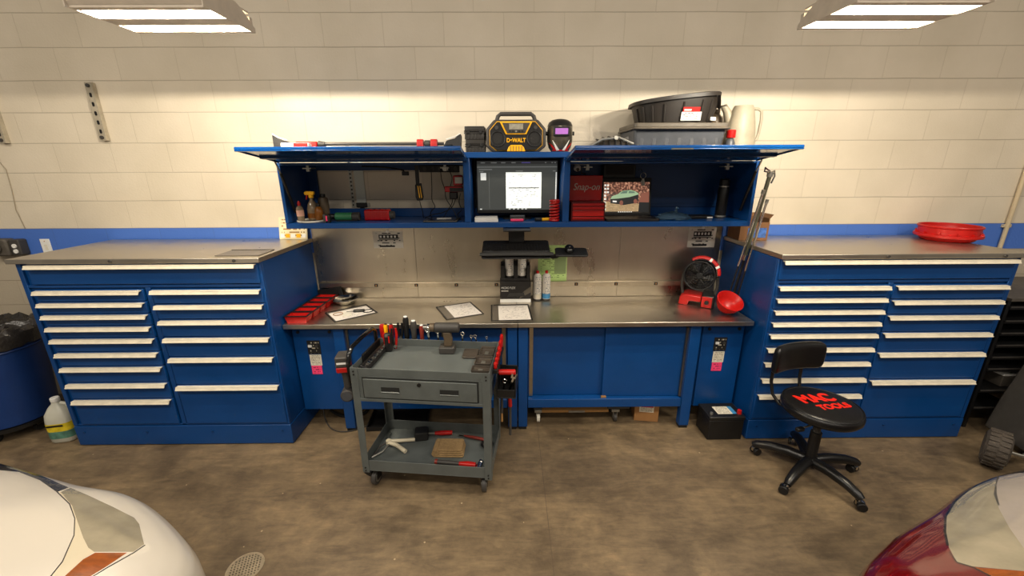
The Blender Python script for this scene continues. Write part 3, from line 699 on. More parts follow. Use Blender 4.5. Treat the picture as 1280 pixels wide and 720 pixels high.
MB().rbox(0.262, 0.30, -0.03, 0.05, 0.165, 0.20, 0.01).build('lug', 'tub', t, bevel=0.004)

# fluid jug with long spout, and the dark bottles behind it
t = thing('measuring_jug', 'tall cream plastic fluid jug with side handle on the open lid', 'jug', (1.56, -0.22, BAY + 0.0005), 0.0)
prof = [(0.10, 0.0), (0.106, 0.008), (0.104, 0.05), (0.098, 0.14), (0.086, 0.24), (0.068, 0.325), (0.058, 0.348), (0.05, 0.345), (0.06, 0.3)]
MB().lathe(prof, 30, sx=1.0, sy=0.85).build('body', 'jug_cream', t, smooth=50)
MB().tube([(0.056, 0, 0.330), (0.10, 0, 0.328), (0.124, 0, 0.312), (0.130, 0, 0.26), (0.126, 0, 0.18), (0.118, 0, 0.14), (0.092, 0, 0.115)], 0.009, 8).build('handle', 'jug_cream', t, smooth=60)
MB().tube([(-0.06, 0.02, 0.22), (-0.075, 0.03, 0.28), (-0.095, 0.03, 0.32), (-0.120, 0.03, 0.352)], [0.032, 0.03, 0.024, 0.021], 14).build('spout', 'jug_cream', t, smooth=60)
MB().torus((-0.119, 0.03, 0.35), 0.022, 0.004, 'z', 18, 6).build('spout_ring', 'tote_lid', t)
t = thing('fluid_bottle', 'dark brown fluid bottle standing between the tub and the cream jug', 'bottle', (1.445, -0.09, BAY + 0.0005))
M['brown'] = P('brown_plastic', (92, 78, 60), 0.4, noise=(20, 0.2))
MB().lathe([(0.042, 0), (0.046, 0.008), (0.046, 0.25), (0.042, 0.285), (0.026, 0.31), (0.02, 0.315)], 22).build('body', 'brown', t, smooth=50)
MB().lathe([(0.024, 0.316), (0.024, 0.338), (0.02, 0.342)], 18).build('cap', 'brown', t)
t = thing('red_capped_bottle', 'dark bottle with a red screw cap tucked between the tote and the cream jug', 'bottle', (1.436, -0.345, BAY + 0.0005))
MB().lathe([(0.026, 0), (0.030, 0.006), (0.030, 0.11), (0.02, 0.135), (0.014, 0.14)], 20).build('body', 'tote', t, smooth=50)
MB().lathe([(0.026, 0.141), (0.028, 0.146), (0.028, 0.186), (0.024, 0.19)], 20).build('cap', 'red', t)

# ================================================================== inside the overhead cabinet
SH = 1.4975
# ---- left bay
M['plate'] = P('plate_white', (222, 216, 200), 0.4, noise=(14, 0.15))
t = thing('saucer', 'cream round plastic saucer lying flat under the spray bottles', 'saucer', (-1.355, -0.285, SH))
MB().lathe([(0.088, 0), (0.095, 0.003), (0.097, 0.011), (0.09, 0.013), (0.086, 0.006), (0.02, 0.005)], 30).build('disc', 'plate', t)
M['clear'] = P('clear_plastic', (156, 136, 110), 0.15, trans=0.35, noise=(30, 0.3))
M['amber_liquid'] = P('amber_liquid', (132, 78, 22), 0.15, trans=0.2)
t = thing('spray_bottle', 'spray bottle with yellow nozzle and amber liquid in the wall cabinet', 'bottle', (-1.345, -0.275, SH + 0.0135))
MB().lathe([(0.034, 0), (0.038, 0.006), (0.038, 0.055), (0.036, 0.075), (0.028, 0.105), (0.013, 0.13), (0.013, 0.145)], 22).build('bottle', 'clear', t, smooth=50)
MB().lathe([(0.0385, 0.012), (0.0385, 0.045)], 22, cap=False).build('liquid_band', 'amber_liquid', t)
n = MB().lathe([(0.016, 0.145), (0.016, 0.165)], 16).prism([(-0.04, 0.165), (0.022, 0.165), (0.026, 0.188), (-0.03, 0.19), (-0.042, 0.182)], 'y', -0.011, 0.011).build('spray_head', 'yellow', t, bevel=0.003)
MB().prism([(-0.03, 0.165), (-0.022, 0.165), (-0.032, 0.135), (-0.036, 0.138)], 'y', -0.006, 0.006).build('trigger', 'red', n)
M['lab_r'] = print_mat('bottle_label', (196, 150, 130), (120, 20, 20), 6, words=8)
t = thing('oil_bottle', 'small clear bottle with red printed label in front of the spray bottle', 'bottle', (-1.405, -0.335, SH + 0.0135), 0.1)
MB().lathe([(0.02, 0), (0.023, 0.004), (0.023, 0.075), (0.018, 0.09), (0.008, 0.10)], 18).build('body', 'clear', t, smooth=50)
MB().lathe([(0.0235, 0.03), (0.0235, 0.07)], 18, cap=False).build('printed_band', 'lab_r', t)
MB().lathe([(0.010, 0.10), (0.010, 0.118), (0.004, 0.13)], 14).build('cap', 'red', t)
t = thing('grease_bottle', 'squat amber bottle with black cap right of the spray bottle', 'bottle', (-1.295, -0.30, SH + 0.0135), 0.1)
MB().lathe([(0.024, 0), (0.027, 0.004), (0.027, 0.06), (0.02, 0.08), (0.009, 0.09)], 18).build('body', 'amber_liquid', t, smooth=50)
MB().lathe([(0.011, 0.09), (0.011, 0.112), (0.006, 0.115)], 14).build('cap', 'black', t)
t = thing('dark_bottle', 'tall dark bottle behind the spray bottle', 'bottle', (-1.30, -0.20, SH), 0.0)
MB().lathe([(0.03, 0), (0.034, 0.005), (0.034, 0.14), (0.03, 0.155), (0.014, 0.16)], 18).build('body', 'brown', t, smooth=50)
MB().lathe([(0.018, 0.16), (0.018, 0.18)], 14).build('cap', 'black', t)
t = thing('test_lead_clip', 'small pink and black clip standing on the cabinet shelf edge', 'clip', (-1.225, -0.345, SH))
MB().bx(-0.022, -0.006, -0.015, 0.015, 0, 0.055).build('jaw', 'grey_dark', t, bevel=0.003)
MB().bx(0.006, 0.022, -0.015, 0.015, 0, 0.05).build('jaw', 'black', t, bevel=0.003)
MB().bx(-0.006, 0.006, -0.012, 0.012, 0.01, 0.045).build('grip', 'pink', t, bevel=0.002)
t = thing('cordless_torch', 'green and black torch lying on the shelf beside the red toolbox-shaped case', 'torch', (-1.10, -0.26, SH), 0.06)
MB().cyl((-0.10, 0, 0.03), (0.015, 0, 0.03), 0.028, n=18).build('body', 'green', t, bevel=0.006)
MB().cyl((0.015, 0, 0.03), (0.065, 0, 0.03), 0.028, 0.03, n=18).build('head', 'grey_dark', t, bevel=0.003)
MB().bx(-0.09, 0.05, -0.025, 0.01, 0.001, 0.008).build('foot_rail', 'black', t)
MB().cyl((-0.145, 0, 0.03), (-0.10, 0, 0.03), 0.02, n=14).build('tail_cap', 'black', t)
t = thing('red_tool_case', 'small red case with rounded ends lying on the shelf below the galvanised duct', 'tool case', (-0.905, -0.235, SH), 0.0)
MB().rbox(-0.095, 0.075, -0.035, 0.035, 0, 0.075, 0.014, 'x').build('body', 'red_deep', t, bevel=0.005)
for k in range(4): MB().rbox(-0.07 + 0.04 * k, -0.056 + 0.04 * k, -0.037, 0.037, -0.0 + 0.001, 0.0775, 0.014, 'x').build('rib', 'red_deep', t)
MB().cyl((0.075, 0, 0.036), (0.105, 0, 0.036), 0.03, 0.026, n=18).build('end_cap', 'grey_dark', t)
MB().cyl((-0.03, -0.0, 0.076), (-0.03, 0, 0.08), 0.008, n=10).build('button', 'black', t)
# duct and strut on the wall seen through the open back
M['duct'] = P('duct_paint', (196, 200, 192), 0.45, 0.1)
t = thing('cable_duct', 'galvanised cable duct on the wall behind the open wall cabinet', 'cable duct', (-1.10, 0, 1.60))
MB().bx(-0.036, 0.036, -0.011, -0.001, 0.0, 0.42).build('duct', 'duct', t, bevel=0.003)
e = MB().bx(-0.04, 0.04, -0.011, -0.001, -0.035, 0.0).build('end_box', 'black', t, bevel=0.003)
MB().bx(-0.018, 0.018, -0.011, -0.001, -0.138, -0.036).build('plug', 'black', e, bevel=0.004)
for x in (-0.05, 0.05): MB().bx(x - 0.008, x + 0.008, -0.011, -0.001, -0.03, 0.0).build('bracket', 'zinc', t)
t = thing('slotted_strip', 'narrow slotted metal strip running beside the galvanised duct', 'mounting strip', (-1.163, 0, 1.565))
MB().bx(-0.012, 0.012, -0.006, -0.001, 0, 0.44).build('strip', 'zinc', t)
for k in range(15): MB().bx(-0.006, 0.006, -0.0068, -0.006, 0.012 + 0.028 * k, 0.026 + 0.028 * k).build('slot', 'black', t)
# power bar under the rail, hanging tester, chargers and cables
t = thing('socket_bar', 'black socket bar on the rear rail of the open cabinet bay', 'power strip', (-0.48, -0.0355, 1.843))
MB().bx(-0.16, 0.16, -0.035, -0.0005, -0.025, 0.025).build('bar', 'black', t, bevel=0.004)
for k in range(5):
    MB().cyl((-0.12 + 0.055 * k, -0.035, 0), (-0.12 + 0.055 * k, -0.038, 0), 0.014, n=14).build('socket', 'grey_dark', t)
MB().bx(0.01, 0.05, -0.055, -0.038, -0.012, 0.012).build('plug', 'white', t, bevel=0.003)
t = thing('hanging_tester', 'black and yellow pouch hanging from a strap in the open cabinet bay', 'tester', (-0.618, -0.22, 1.63))
MB().loft([[(-0.018, -0.012, 0.0), (0.02, -0.012, 0.002), (0.02, 0.012, 0.002), (-0.018, 0.012, 0.0)], [(-0.026, -0.016, 0.025), (0.026, -0.016, 0.025), (0.026, 0.016, 0.025), (-0.026, 0.016, 0.025)], [(-0.024, -0.014, 0.11), (0.018, -0.014, 0.12), (0.018, 0.014, 0.12), (-0.024, 0.014, 0.11)]]).build('body', 'black', t, bevel=0.005)
for x in (-0.002, 0.012):
    MB().tube([(x + 0.006, -0.0185, 0.02), (x + 0.002, -0.0185, 0.06), (x - 0.002, -0.0165, 0.10)], 0.003, 6).build('yellow_stripe', 'yellow', t)
MB().bx(-0.02, 0.006, -0.002, 0.002, 0.112, 0.236).build('strap', 'black', t)
t = thing('red_charger', 'red and black battery charger hooked beside the screen bay with tangled leads', 'charger', (-0.355, -0.20, 1.70))
c = MB().bx(-0.025, 0.04, -0.03, 0.03, 0.03, 0.10); c.build('body', 'red_deep', t, bevel=0.008)
MB().bx(-0.012, 0.04, -0.032, -0.029, 0.045, 0.088).build('cradle', 'zinc', t, bevel=0.002)
MB().rbox(-0.085, 0.04, -0.035, 0.02, -0.012, 0.026, 0.008).build('lower_body', 'red_deep', t, bevel=0.005)
MB().bx(-0.05, 0.045, -0.0365, -0.035, -0.010, 0.016).build('dark_face', 'black', t)
MB().bx(-0.055, 0.0, -0.03, 0.02, -0.06, -0.013).build('plug_block', 'black', t, bevel=0.006)
MB().bx(0.02, 0.045, 0.0, 0.004, 0.09, 0.16).build('hang_tab', 'zinc', t)
rnd = random.Random(3)
def cable(name, label, pts, r=0.0028, mat='black', group='charging cables in the open cabinet bay'):
    ps = [Vector(p) for p in pts]; out = []
    for i in range(len(ps) - 1):
        p0 = ps[max(0, i - 1)]; p1 = ps[i]; p2 = ps[i + 1]; p3 = ps[min(len(ps) - 1, i + 2)]
        for k in range(6):
            q = k / 6
            out.append(0.5 * ((2 * p1) + (p2 - p0) * q + (2 * p0 - 5 * p1 + 4 * p2 - p3) * q * q + (3 * p1 - p0 - 3 * p2 + p3) * q ** 3))
    out.append(ps[-1])
    o = MB().tube(out, r, 6).build(name, mat, smooth=60)
    return tagp(o, label, 'cable', group)
cable('charging_cable', 'thin black cable dropping from the hanging tester to the shelf', [(-0.62, -0.215, 1.628), (-0.617, -0.21, 1.60), (-0.61, -0.20, 1.56), (-0.608, -0.18, 1.503)])
cable('charging_cable', 'thin black cable hanging straight then kinking onto the shelf right of the tester', [(-0.545, -0.12, 1.86), (-0.545, -0.13, 1.72), (-0.55, -0.13, 1.63), (-0.53, -0.14, 1.58), (-0.56, -0.16, 1.54), (-0.54, -0.2, 1.503)])
cable('charging_cable', 'black cable slanting from the socket bar down to the red charger', [(-0.485, -0.08, 1.85), (-0.475, -0.12, 1.77), (-0.45, -0.15, 1.70), (-0.44, -0.18, 1.64), (-0.39, -0.2, 1.56), (-0.36, -0.22, 1.503)])
cable('charging_cable', 'black cable looping left across the shelf from below the red charger', [(-0.37, -0.2, 1.64), (-0.40, -0.22, 1.58), (-0.47, -0.22, 1.545), (-0.54, -0.2, 1.53), (-0.60, -0.18, 1.503)])
cable('charging_cable', 'black cable hanging beside the screen bay down to the flat tablet', [(-0.33, -0.25, 1.68), (-0.34, -0.26, 1.62), (-0.325, -0.27, 1.57), (-0.35, -0.28, 1.54), (-0.33, -0.29, 1.503)])
cable('charging_cable', 'black cable crossing behind the red charger between two sockets', [(-0.43, -0.08, 1.845), (-0.40, -0.12, 1.78), (-0.415, -0.14, 1.70), (-0.40, -0.15, 1.62), (-0.44, -0.16, 1.55), (-0.47, -0.17, 1.503)])
cable('charging_cable', 'black lead lying along the top rail of the open cabinet bay', [(-1.05, -0.06, 1.862), (-0.92, -0.10, 1.857), (-0.80, -0.12, 1.845), (-0.735, -0.13, 1.832)], 0.006)
t = thing('flashlight_head', 'black hook-shaped lead end hanging below the top rail', 'cable end', (-0.725, -0.135, 1.812))
MB().rbox(-0.024, 0.024, -0.012, 0.012, -0.014, 0.014, 0.008).build('body', 'black', t, bevel=0.003)
MB().cyl((-0.01, 0, 0.012), (-0.018, 0, 0.026), 0.006, n=8).build('sleeve', 'rubber', t)
t = thing('tablet', 'dark grey flat tablet lying at the shelf edge left of the screen', 'tablet', (-0.45, -0.27, SH), 0.0)
MB().bx(-0.125, 0.105, -0.105, 0.09, 0.001, 0.011).build('case', 'grey_dark', t, bevel=0.004)
MB().bx(-0.113, 0.093, -0.093, 0.078, 0.011, 0.0118).build('screen', 'black_gloss', t)
t = thing('small_card', 'white card lying on the flat grey tablet', 'card', (-0.45, -0.255, SH + 0.0122), 0.15)
MB().bx(-0.05, 0.05, -0.012, 0.014, 0, 0.004).build('sheet', 'white', t)

# ---- middle bay: computer screen
M['doc'] = print_mat('doc_on_screen', (236, 240, 232), (150, 152, 150), 24, glowing=0.95, density=0.57, words=14)
M['ui'] = glow('ui_bar', (42, 43, 43), 0.7); M['ui_light'] = glow('ui_light', (196, 198, 194), 0.9); M['ui_grey'] = glow('ui_grey', (104, 106, 104), 0.8)
M['ui_purple'] = glow('ui_purple', (74, 66, 130), 0.8)
t = thing('monitor', 'computer screen showing a white document in the middle bay of the wall cabinet', 'monitor', (0.062, -0.20, SH))
MB().bx(-0.285, 0.285, -0.012, 0.02, 0.04, 0.402).build('casing', 'black', t, bevel=0.005)
sc = MB().bx(-0.275, 0.275, -0.0135, -0.012, 0.065, 0.394).build('screen', 'screen_dark', t)
MB().bx(-0.275, 0.275, -0.0145, -0.0135, 0.372, 0.394).build('tab_bar', 'ui', sc)
MB().bx(-0.275, 0.275, -0.0145, -0.0135, 0.352, 0.358).build('address_line', 'ui_grey', sc)
for x, w in ((-0.25, 0.03), (-0.18, 0.04), (-0.11, 0.03), (-0.04, 0.03), (0.19, 0.01), (0.235, 0.01), (0.255, 0.01)):
    MB().bx(x, x + w, -0.0152, -0.0145, 0.380, 0.386).build('tab_text', 'ui_grey', sc)
MB().bx(0.03, 0.09, -0.0152, -0.0145, 0.380, 0.386).build('tab_text', 'ui_purple', sc)
for x, w, z in ((-0.262, 0.09, 0.336), (-0.262, 0.03, 0.322), (-0.01, 0.05, 0.325), (0.245, 0.02, 0.325)):
    MB().bx(x, x + w, -0.0145, -0.0135, z, z + 0.006).build('menu_text', 'ui_grey', sc)
MB().bx(-0.078, 0.168, -0.0148, -0.0135, 0.076, 0.320).build('document', 'doc', sc, uv=(0, 2))
MB().bx(-0.06, 0.152, -0.0155, -0.0148, 0.212, 0.219).build('document_bar', 'ui_grey', sc)
MB().bx(-0.252, -0.214, -0.0148, -0.0135, 0.268, 0.316).build('page_thumbnail', 'ui_light', sc)
MB().bx(0.266, 0.2735, -0.0148, -0.0135, 0.115, 0.32).build('scroll_bar', 'ui_light', sc)
MB().bx(-0.195, -0.1935, -0.0145, -0.0135, 0.076, 0.32).build('pane_edge', 'ui_grey', sc)
for x in (-0.262, -0.06, -0.03, 0.0, 0.03, 0.055): MB().bx(x, x + 0.014, -0.0145, -0.0135, 0.068, 0.074).build('taskbar_icon', 'ui_light', sc)
sd = MB().prism([(-0.03, 0.008), (0.03, 0.008), (0.022, 0.12), (-0.022, 0.12)], 'y', 0.02, 0.035).build('stand', 'black', t)
MB().rbox(-0.10, 0.10, -0.03, 0.12, 0.0, 0.008, 0.02).build('stand_foot', 'black', sd)
t = thing('note_pad', 'stack of white paper slips lying in front of the computer screen', 'paper', (-0.15, -0.31, SH), 0.0)
for k in range(3): MB().bx(-0.078, 0.08 - 0.003 * k, -0.05, 0.05, 0.0 + 0.01 * k, 0.009 + 0.01 * k).build('slip_block', 'white', t, bevel=0.001)
t = thing('dark_dock', 'small grey dock box under the computer screen', 'dock', (0.062, -0.285, SH))
MB().rbox(-0.052, 0.052, -0.02, 0.02, 0, 0.034, 0.008).build('body', 'tote', t, bevel=0.004)
MB().bx(-0.04, 0.04, -0.021, -0.02, 0.008, 0.024).build('front', 'grey_dark', t)
t = thing('pocket_knife', 'pinkish red folding knife lying in front of the small dock', 'knife', (0.058, -0.345, SH), 0.06)
MB().rbox(-0.045, 0.045, -0.012, 0.012, 0.001, 0.018, 0.008).build('handle', 'pink', t, bevel=0.005)
MB().bx(-0.03, 0.03, -0.004, 0.004, 0.018, 0.020).build('blade_spine', 'zinc', t)
t = thing('marker_pen', 'yellow marker pen lying left of the red coil', 'pen', (0.235, -0.335, SH), 0.25)
MB().cyl((-0.01, 0, 0.012), (0.045, 0, 0.012), 0.011, n=12).build('barrel', 'yellow', t)
MB().cyl((-0.055, 0, 0.012), (-0.01, 0, 0.012), 0.0115, n=12).build('cap', 'black', t)
t = thing('coil_spring', 'glossy red coil spring standing on end at the screen bay edge', 'coil spring', (0.312, -0.335, SH))
pts = [(0.029 * math.cos(a), 0.029 * math.sin(a), 0.009 + 0.125 * k / 120) for k, a in ((k, 2 * PI * 6.3 * k / 120) for k in range(121))]
MB().tube(pts, 0.0072, 8).build('coil', 'red', t, smooth=60)
MB().torus((0, 0, 0.008), 0.029, 0.0078).build('bottom_turn', 'red', t); MB().torus((0, 0, 0.136), 0.029, 0.0078).build('top_turn', 'red', t)

# ---- right bay
M['red_dark'] = P('red_dark', (84, 5, 8), 0.35)  # body red darkened to paint the shade between the drawers
t = thing('mini_tool_chest', 'miniature red tool chest with raised lid and script lettering in the cabinet', 'tool chest', (0.538, -0.26, SH), 0.0)
MB().bx(-0.115, 0.115, -0.09, 0.07, 0.0, 0.125).build('body', 'red_dark', t, bevel=0.003)
for z0, z1 in ((0.012, 0.028), (0.034, 0.072), (0.078, 0.096), (0.102, 0.118)):
    d = MB().bx(-0.105, 0.105, -0.097, -0.09, z0, z1).build('drawer', 'red', t, bevel=0.002)
    MB().bx(-0.10, 0.10, -0.103, -0.097, z1 - 0.006, z1 - 0.002).build('handle', 'red_deep', d)
ld = MB(TR((0, 0.06, 0.126), rx=R(6))).bx(-0.115, 0.115, -0.008, 0.008, 0.0, 0.172).build('raised_lid', 'red_deep', t, bevel=0.003)
letters('script_lettering', 'Snap-on', 0.066, 'label_silver', t, TR((0, 0.06, 0.126), rx=R(6)) @ TR((0.005, -0.0095, 0.095), rx=PI / 2), 0.001, shear=0.25, sx=0.86)
# laptop with a car picture
t = thing('laptop', 'open laptop whose screen shows a green and black car', 'laptop', (0.845, -0.255, SH), 0.0)
MB().rbox(-0.185, 0.175, -0.125, 0.10, 0.0, 0.018, 0.012).build('base', 'black', t, bevel=0.003)
kb = MB(); [kb.bx(-0.155 + 0.0235 * i, -0.135 + 0.0235 * i, -0.03 + 0.022 * j, -0.012 + 0.022 * j, 0.018, 0.0195) for i in range(13) for j in range(5)]
kb.build('keys', 'grey_dark', t)
MX = TR((0, 0.075, 0.018), rx=R(-10))
sc = MB(MX).bx(-0.18, 0.175, -0.006, 0.006, 0.0, 0.262).build('screen_shell', 'black', t, bevel=0.003)
M['wall_paper'] = glow('picture_crowd', (110, 76, 62), 1.0)
def crowd():
    m = M['wall_paper']; nt = m.node_tree; b = nt.nodes['Principled BSDF']
    tc = nt.nodes.new('ShaderNodeTexCoord'); v = nt.nodes.new('ShaderNodeTexNoise'); v.inputs['Scale'].default_value = 70; v.inputs['Detail'].default_value = 6
    nt.links.new(tc.outputs['Object'], v.inputs['Vector'])
    r = nt.nodes.new('ShaderNodeValToRGB'); e = r.color_ramp.elements
    e[0].position = 0.35; e[0].color = lin((46, 34, 30)); e[1].position = 0.7; e[1].color = lin((214, 160, 128)); k = e.new(0.52); k.color = lin((118, 76, 60))
    nt.links.new(v.outputs['Fac'], r.inputs['Fac']); nt.links.new(r.outputs[0], b.inputs['Emission Color']); nt.links.new(r.outputs[0], b.inputs['Base Color'])
crowd()
M['pic_ground'] = print_mat('picture_ground', (186, 158, 118), (134, 108, 78), 30, glowing=0.8, density=0.46, words=16); M['pic_green'] = glow('picture_green', (150, 178, 140), 0.85); M['pic_dark'] = glow('picture_dark', (24, 26, 28), 0.7)
M['pic_white'] = glow('picture_white', (240, 236, 226), 0.95); M['pic_brown'] = glow('picture_brown', (130, 78, 62), 0.8); M['pic_glass'] = glow('picture_glass', (96, 120, 104), 0.8)
def pic(poly, mat, lay, nm): MB(MX).prism(poly, 'y', -0.0062 - 0.0006 * lay - 0.0005, -0.0062 - 0.0006 * lay).build(nm, mat, sc, smooth=0, uv=(0, 2))
pic([(-0.165, 0.02), (0.160, 0.02), (0.160, 0.232), (-0.165, 0.232)], 'wall_paper', 0, 'picture_background')
pic([(-0.165, 0.02), (0.160, 0.02), (0.160, 0.075), (0.06, 0.085), (-0.08, 0.09), (-0.165, 0.10)], 'pic_ground', 1, 'picture_ground')
pic([(-0.118, 0.115), (-0.105, 0.135), (-0.062, 0.150), (-0.035, 0.172), (0.03, 0.178), (0.062, 0.168), (0.085, 0.152), (0.08, 0.135), (0.0, 0.118), (-0.06, 0.108)], 'pic_green', 2, 'pictured_car_top')
pic([(-0.118, 0.115), (-0.06, 0.118), (0.02, 0.128), (0.084, 0.146), (0.082, 0.105), (0.06, 0.085), (-0.02, 0.072), (-0.05, 0.078), (-0.115, 0.085)], 'pic_dark', 3, 'pictured_car_side')
for wx, wz in ((-0.038, 0.088), (0.062, 0.098)): pic([(wx + 0.013 * math.cos(2 * PI * k / 14), wz + 0.017 * math.sin(2 * PI * k / 14)) for k in range(14)], 'pic_brown', 4, 'pictured_wheel')
pic([(-0.05, 0.152), (-0.03, 0.168), (0.005, 0.172), (0.0, 0.155)], 'pic_glass', 3, 'pictured_windscreen')
pic([(0.012, 0.155), (0.016, 0.170), (0.05, 0.166), (0.06, 0.156)], 'pic_glass', 3, 'pictured_window')
pic([(-0.100, 0.094), (-0.072, 0.092), (-0.072, 0.102), (-0.100, 0.104)], 'pic_white', 4, 'pictured_plate')
pic([(0.085, 0.08), (0.160, 0.085), (0.160, 0.165), (0.105, 0.155)], 'pic_brown', 2, 'pictured_bystander')
pic([(0.085, 0.02), (0.160, 0.02), (0.160, 0.09), (0.09, 0.092)], 'pic_dark', 3, 'pictured_jeans')
for k in range(8):
    pic([(-0.161, 0.205 - 0.024 * k), (-0.148, 0.205 - 0.024 * k), (-0.148, 0.217 - 0.024 * k), (-0.161, 0.217 - 0.024 * k)], 'pic_white', 2, 'desktop_icon')
    if k < 3: pic([(-0.142, 0.205 - 0.024 * k), (-0.129, 0.205 - 0.024 * k), (-0.129, 0.217 - 0.024 * k), (-0.142, 0.217 - 0.024 * k)], 'pic_white', 2, 'desktop_icon')
pic([(-0.165, 0.02), (0.160, 0.02), (0.160, 0.027), (-0.165, 0.027)], 'pic_dark', 5, 'taskbar')
for k in range(7): pic([(-0.06 + 0.015 * k, 0.0215), (-0.052 + 0.015 * k, 0.0215), (-0.052 + 0.015 * k, 0.0265), (-0.06 + 0.015 * k, 0.0265)], 'pic_white', 6, 'taskbar_icon')
t = thing('speaker_box', 'black box standing behind the laptop against the cabinet back', 'box', (0.795, -0.086, SH), 0.0)
MB().bx(-0.115, 0.115, -0.03, 0.045, 0.0, 0.368).build('body', 'black', t, bevel=0.004)
MB().bx(-0.10, 0.10, -0.032, -0.03, 0.30, 0.36).build('grille', 'rubber', t)
t = thing('key_ring', 'bunch of keys hanging on the dark box behind the laptop screen corner', 'keys', (0.955, -0.15, 1.77))
MB().torus((0, 0, 0.02), 0.02, 0.002, 'y', 20, 6).build('ring', 'zinc', t)
for k in range(3): MB(TR((0, 0.004 * (k - 1), 0.0), ry=R(-14 + 14 * k))).bx(-0.006, 0.006, -0.001, 0.001, -0.05, 0.0).build('key', 'zinc', t)
MB().tube([(0, 0, 0.04), (0, 0.05, 0.06), (0, 0.112, 0.06)], 0.0025, 6).build('hook', 'zinc', t)
M['bag'] = P('clear_bag', (120, 156, 186), 0.16, trans=0.75, bump=(40, 0.9), ior=1.2)
t = thing('plastic_bag', 'crumpled clear plastic bag lying on the cabinet shelf right of the laptop', 'bag', (1.155, -0.25, SH))
m = MB(); rr = random.Random(5); rings = []
for k, (s, z) in enumerate(((1.0, 0.002), (1.02, 0.014), (0.8, 0.03), (0.45, 0.044), (0.1, 0.05))):
    rings.append([((0.115 * s) * math.cos(2 * PI * i / 22) * (1 + rr.uniform(-.18, .18)), (0.085 * s) * math.sin(2 * PI * i / 22) * (1 + rr.uniform(-.18, .18)), max(0.001, z + rr.uniform(-.008, .008) * (k > 0))) for i in range(22)])
m.loft(rings).build('film', 'bag', t, smooth=25)
m = MB(); m.tube([(0.02, 0, 0.045), (0.015, -0.01, 0.065), (0.025, -0.005, 0.078)], [0.012, 0.007, 0.014], 8); m.build('knot', 'bag', t)
t = thing('thermos_flask', 'tall black vacuum flask standing in the wall cabinet', 'flask', (1.52, -0.19, SH))
MB().lathe([(0.034, 0), (0.036, 0.004), (0.036, 0.20), (0.033, 0.212)], 24).build('body', 'black', t, smooth=50)
MB().lathe([(0.034, 0.213), (0.034, 0.222)], 24).build('steel_ring', 'zinc', t)
MB().lathe([(0.033, 0.223), (0.033, 0.262), (0.026, 0.27)], 24).build('cap', 'black', t)
MB().lathe([(0.0365, 0.006), (0.0365, 0.018)], 24, cap=False).build('base_band', 'zinc', t)
t = thing('flat_case', 'thin black case lying left of the vacuum flask', 'case', (1.36, -0.20, SH), 0.1)
MB().bx(-0.10, 0.075, -0.06, 0.05, 0, 0.02).build('body', 'black', t, bevel=0.004)
MB().bx(0.03, 0.07, -0.062, -0.06, 0.004, 0.014).build('pull_tab', 'white', t)
t = thing('small_camera', 'small white camera hanging in the cabinet corner above the mini chest', 'camera', (0.470, -0.25, 1.843))
MB().ball((0, 0, 0), (0.026, 0.026, 0.022)).build('dome', 'white', t, smooth=60)
MB().cyl((0.0, -0.018, -0.006), (0.0, -0.03, -0.010), 0.011, n=14).build('lens', 'black_gloss', t)
MB().bx(-0.02, 0.06, -0.008, 0.008, 0.02, 0.024).bx(-0.004, 0.004, -0.004, 0.004, 0.02, 0.0265).build('mount', 'zinc', t)
cable('camera_cable', 'thin black lead dropping from the small white camera behind the mini chest', [(0.49, -0.28, 1.85), (0.50, -0.26, 1.81), (0.545, -0.14, 1.80), (0.56, -0.10, 1.72)], 0.004, group=None)

# ================================================================== on and above the workbench
BT = 0.8505
M['sheet'] = print_mat('printed_sheet', (222, 214, 204), (166, 158, 150), 18, density=0.54, words=10)
M['sleeve_grey'] = P('sleeve_grey', (96, 88, 78), 0.3, noise=(20, 0.2))
def sleeve(label, c, w, h, rz, sheet=None, strip='left', off=(0, 0)):
    t = thing('document_sleeve', label, 'document sleeve', (c[0], c[1], BT), rz, 'black-edged document sleeves on the bench')
    MB().bx(-w / 2, w / 2, -h / 2, h / 2, 0.0, 0.0025).build('backing', 'sleeve_grey', t)
    e = 0.009
    b = MB().bx(-w / 2, w / 2, -h / 2, -h / 2 + e, 0.0025, 0.005).bx(-w / 2, w / 2, h / 2 - e, h / 2, 0.0025, 0.005).bx(-w / 2, -w / 2 + e, -h / 2 + e, h / 2 - e, 0.0025, 0.005).bx(w / 2 - e, w / 2, -h / 2 + e, h / 2 - e, 0.0025, 0.005)
    b.build('black_border', 'black', t)
    x0, x1, y0, y1 = sheet
    MB().bx(x0, x1, y0, y1, 0.0026, 0.0042).build('printed_sheet', 'sheet', t, uv=(0, 1))
    for x in (x0 - 0.012, x1 + 0.008):
        pass
    MB().cyl((-w / 2 + 0.016, h / 2 - 0.014, 0.0026), (-w / 2 + 0.016, h / 2 - 0.014, 0.0056), 0.005, n=12).build('eyelet', 'zinc', t)
    return t
sleeve('tilted document sleeve with keys and a lead lying on it, nearest the red trays', (-1.135, -0.362), 0.30, 0.235, R(38), (-0.135, 0.135, -0.108, 0.08))
sleeve('tilted document sleeve with a printed page, between the cart drill and the bench back', (-0.362, -0.33), 0.275, 0.29, R(24), (-0.075, 0.125, -0.132, 0.132))
sleeve('straight document sleeve with a printed page, across the bench seam before the glove box', (0.012, -0.375), 0.285, 0.335, R(2.5), (-0.088, 0.132, -0.155, 0.14))
t = thing('key_tag', 'beige key tag lying on the document sleeve with the keys', 'key tag', (-1.15, -0.40, BT + 0.0054), R(20))
MB().rbox(-0.03, 0.03, -0.038, 0.038, 0, 0.003, 0.008).build('tag', 'plate', t)
MB().torus((-0.06, 0.02, 0.004), 0.032, 0.002, n=24, m=6).build('loop', 'card', t)
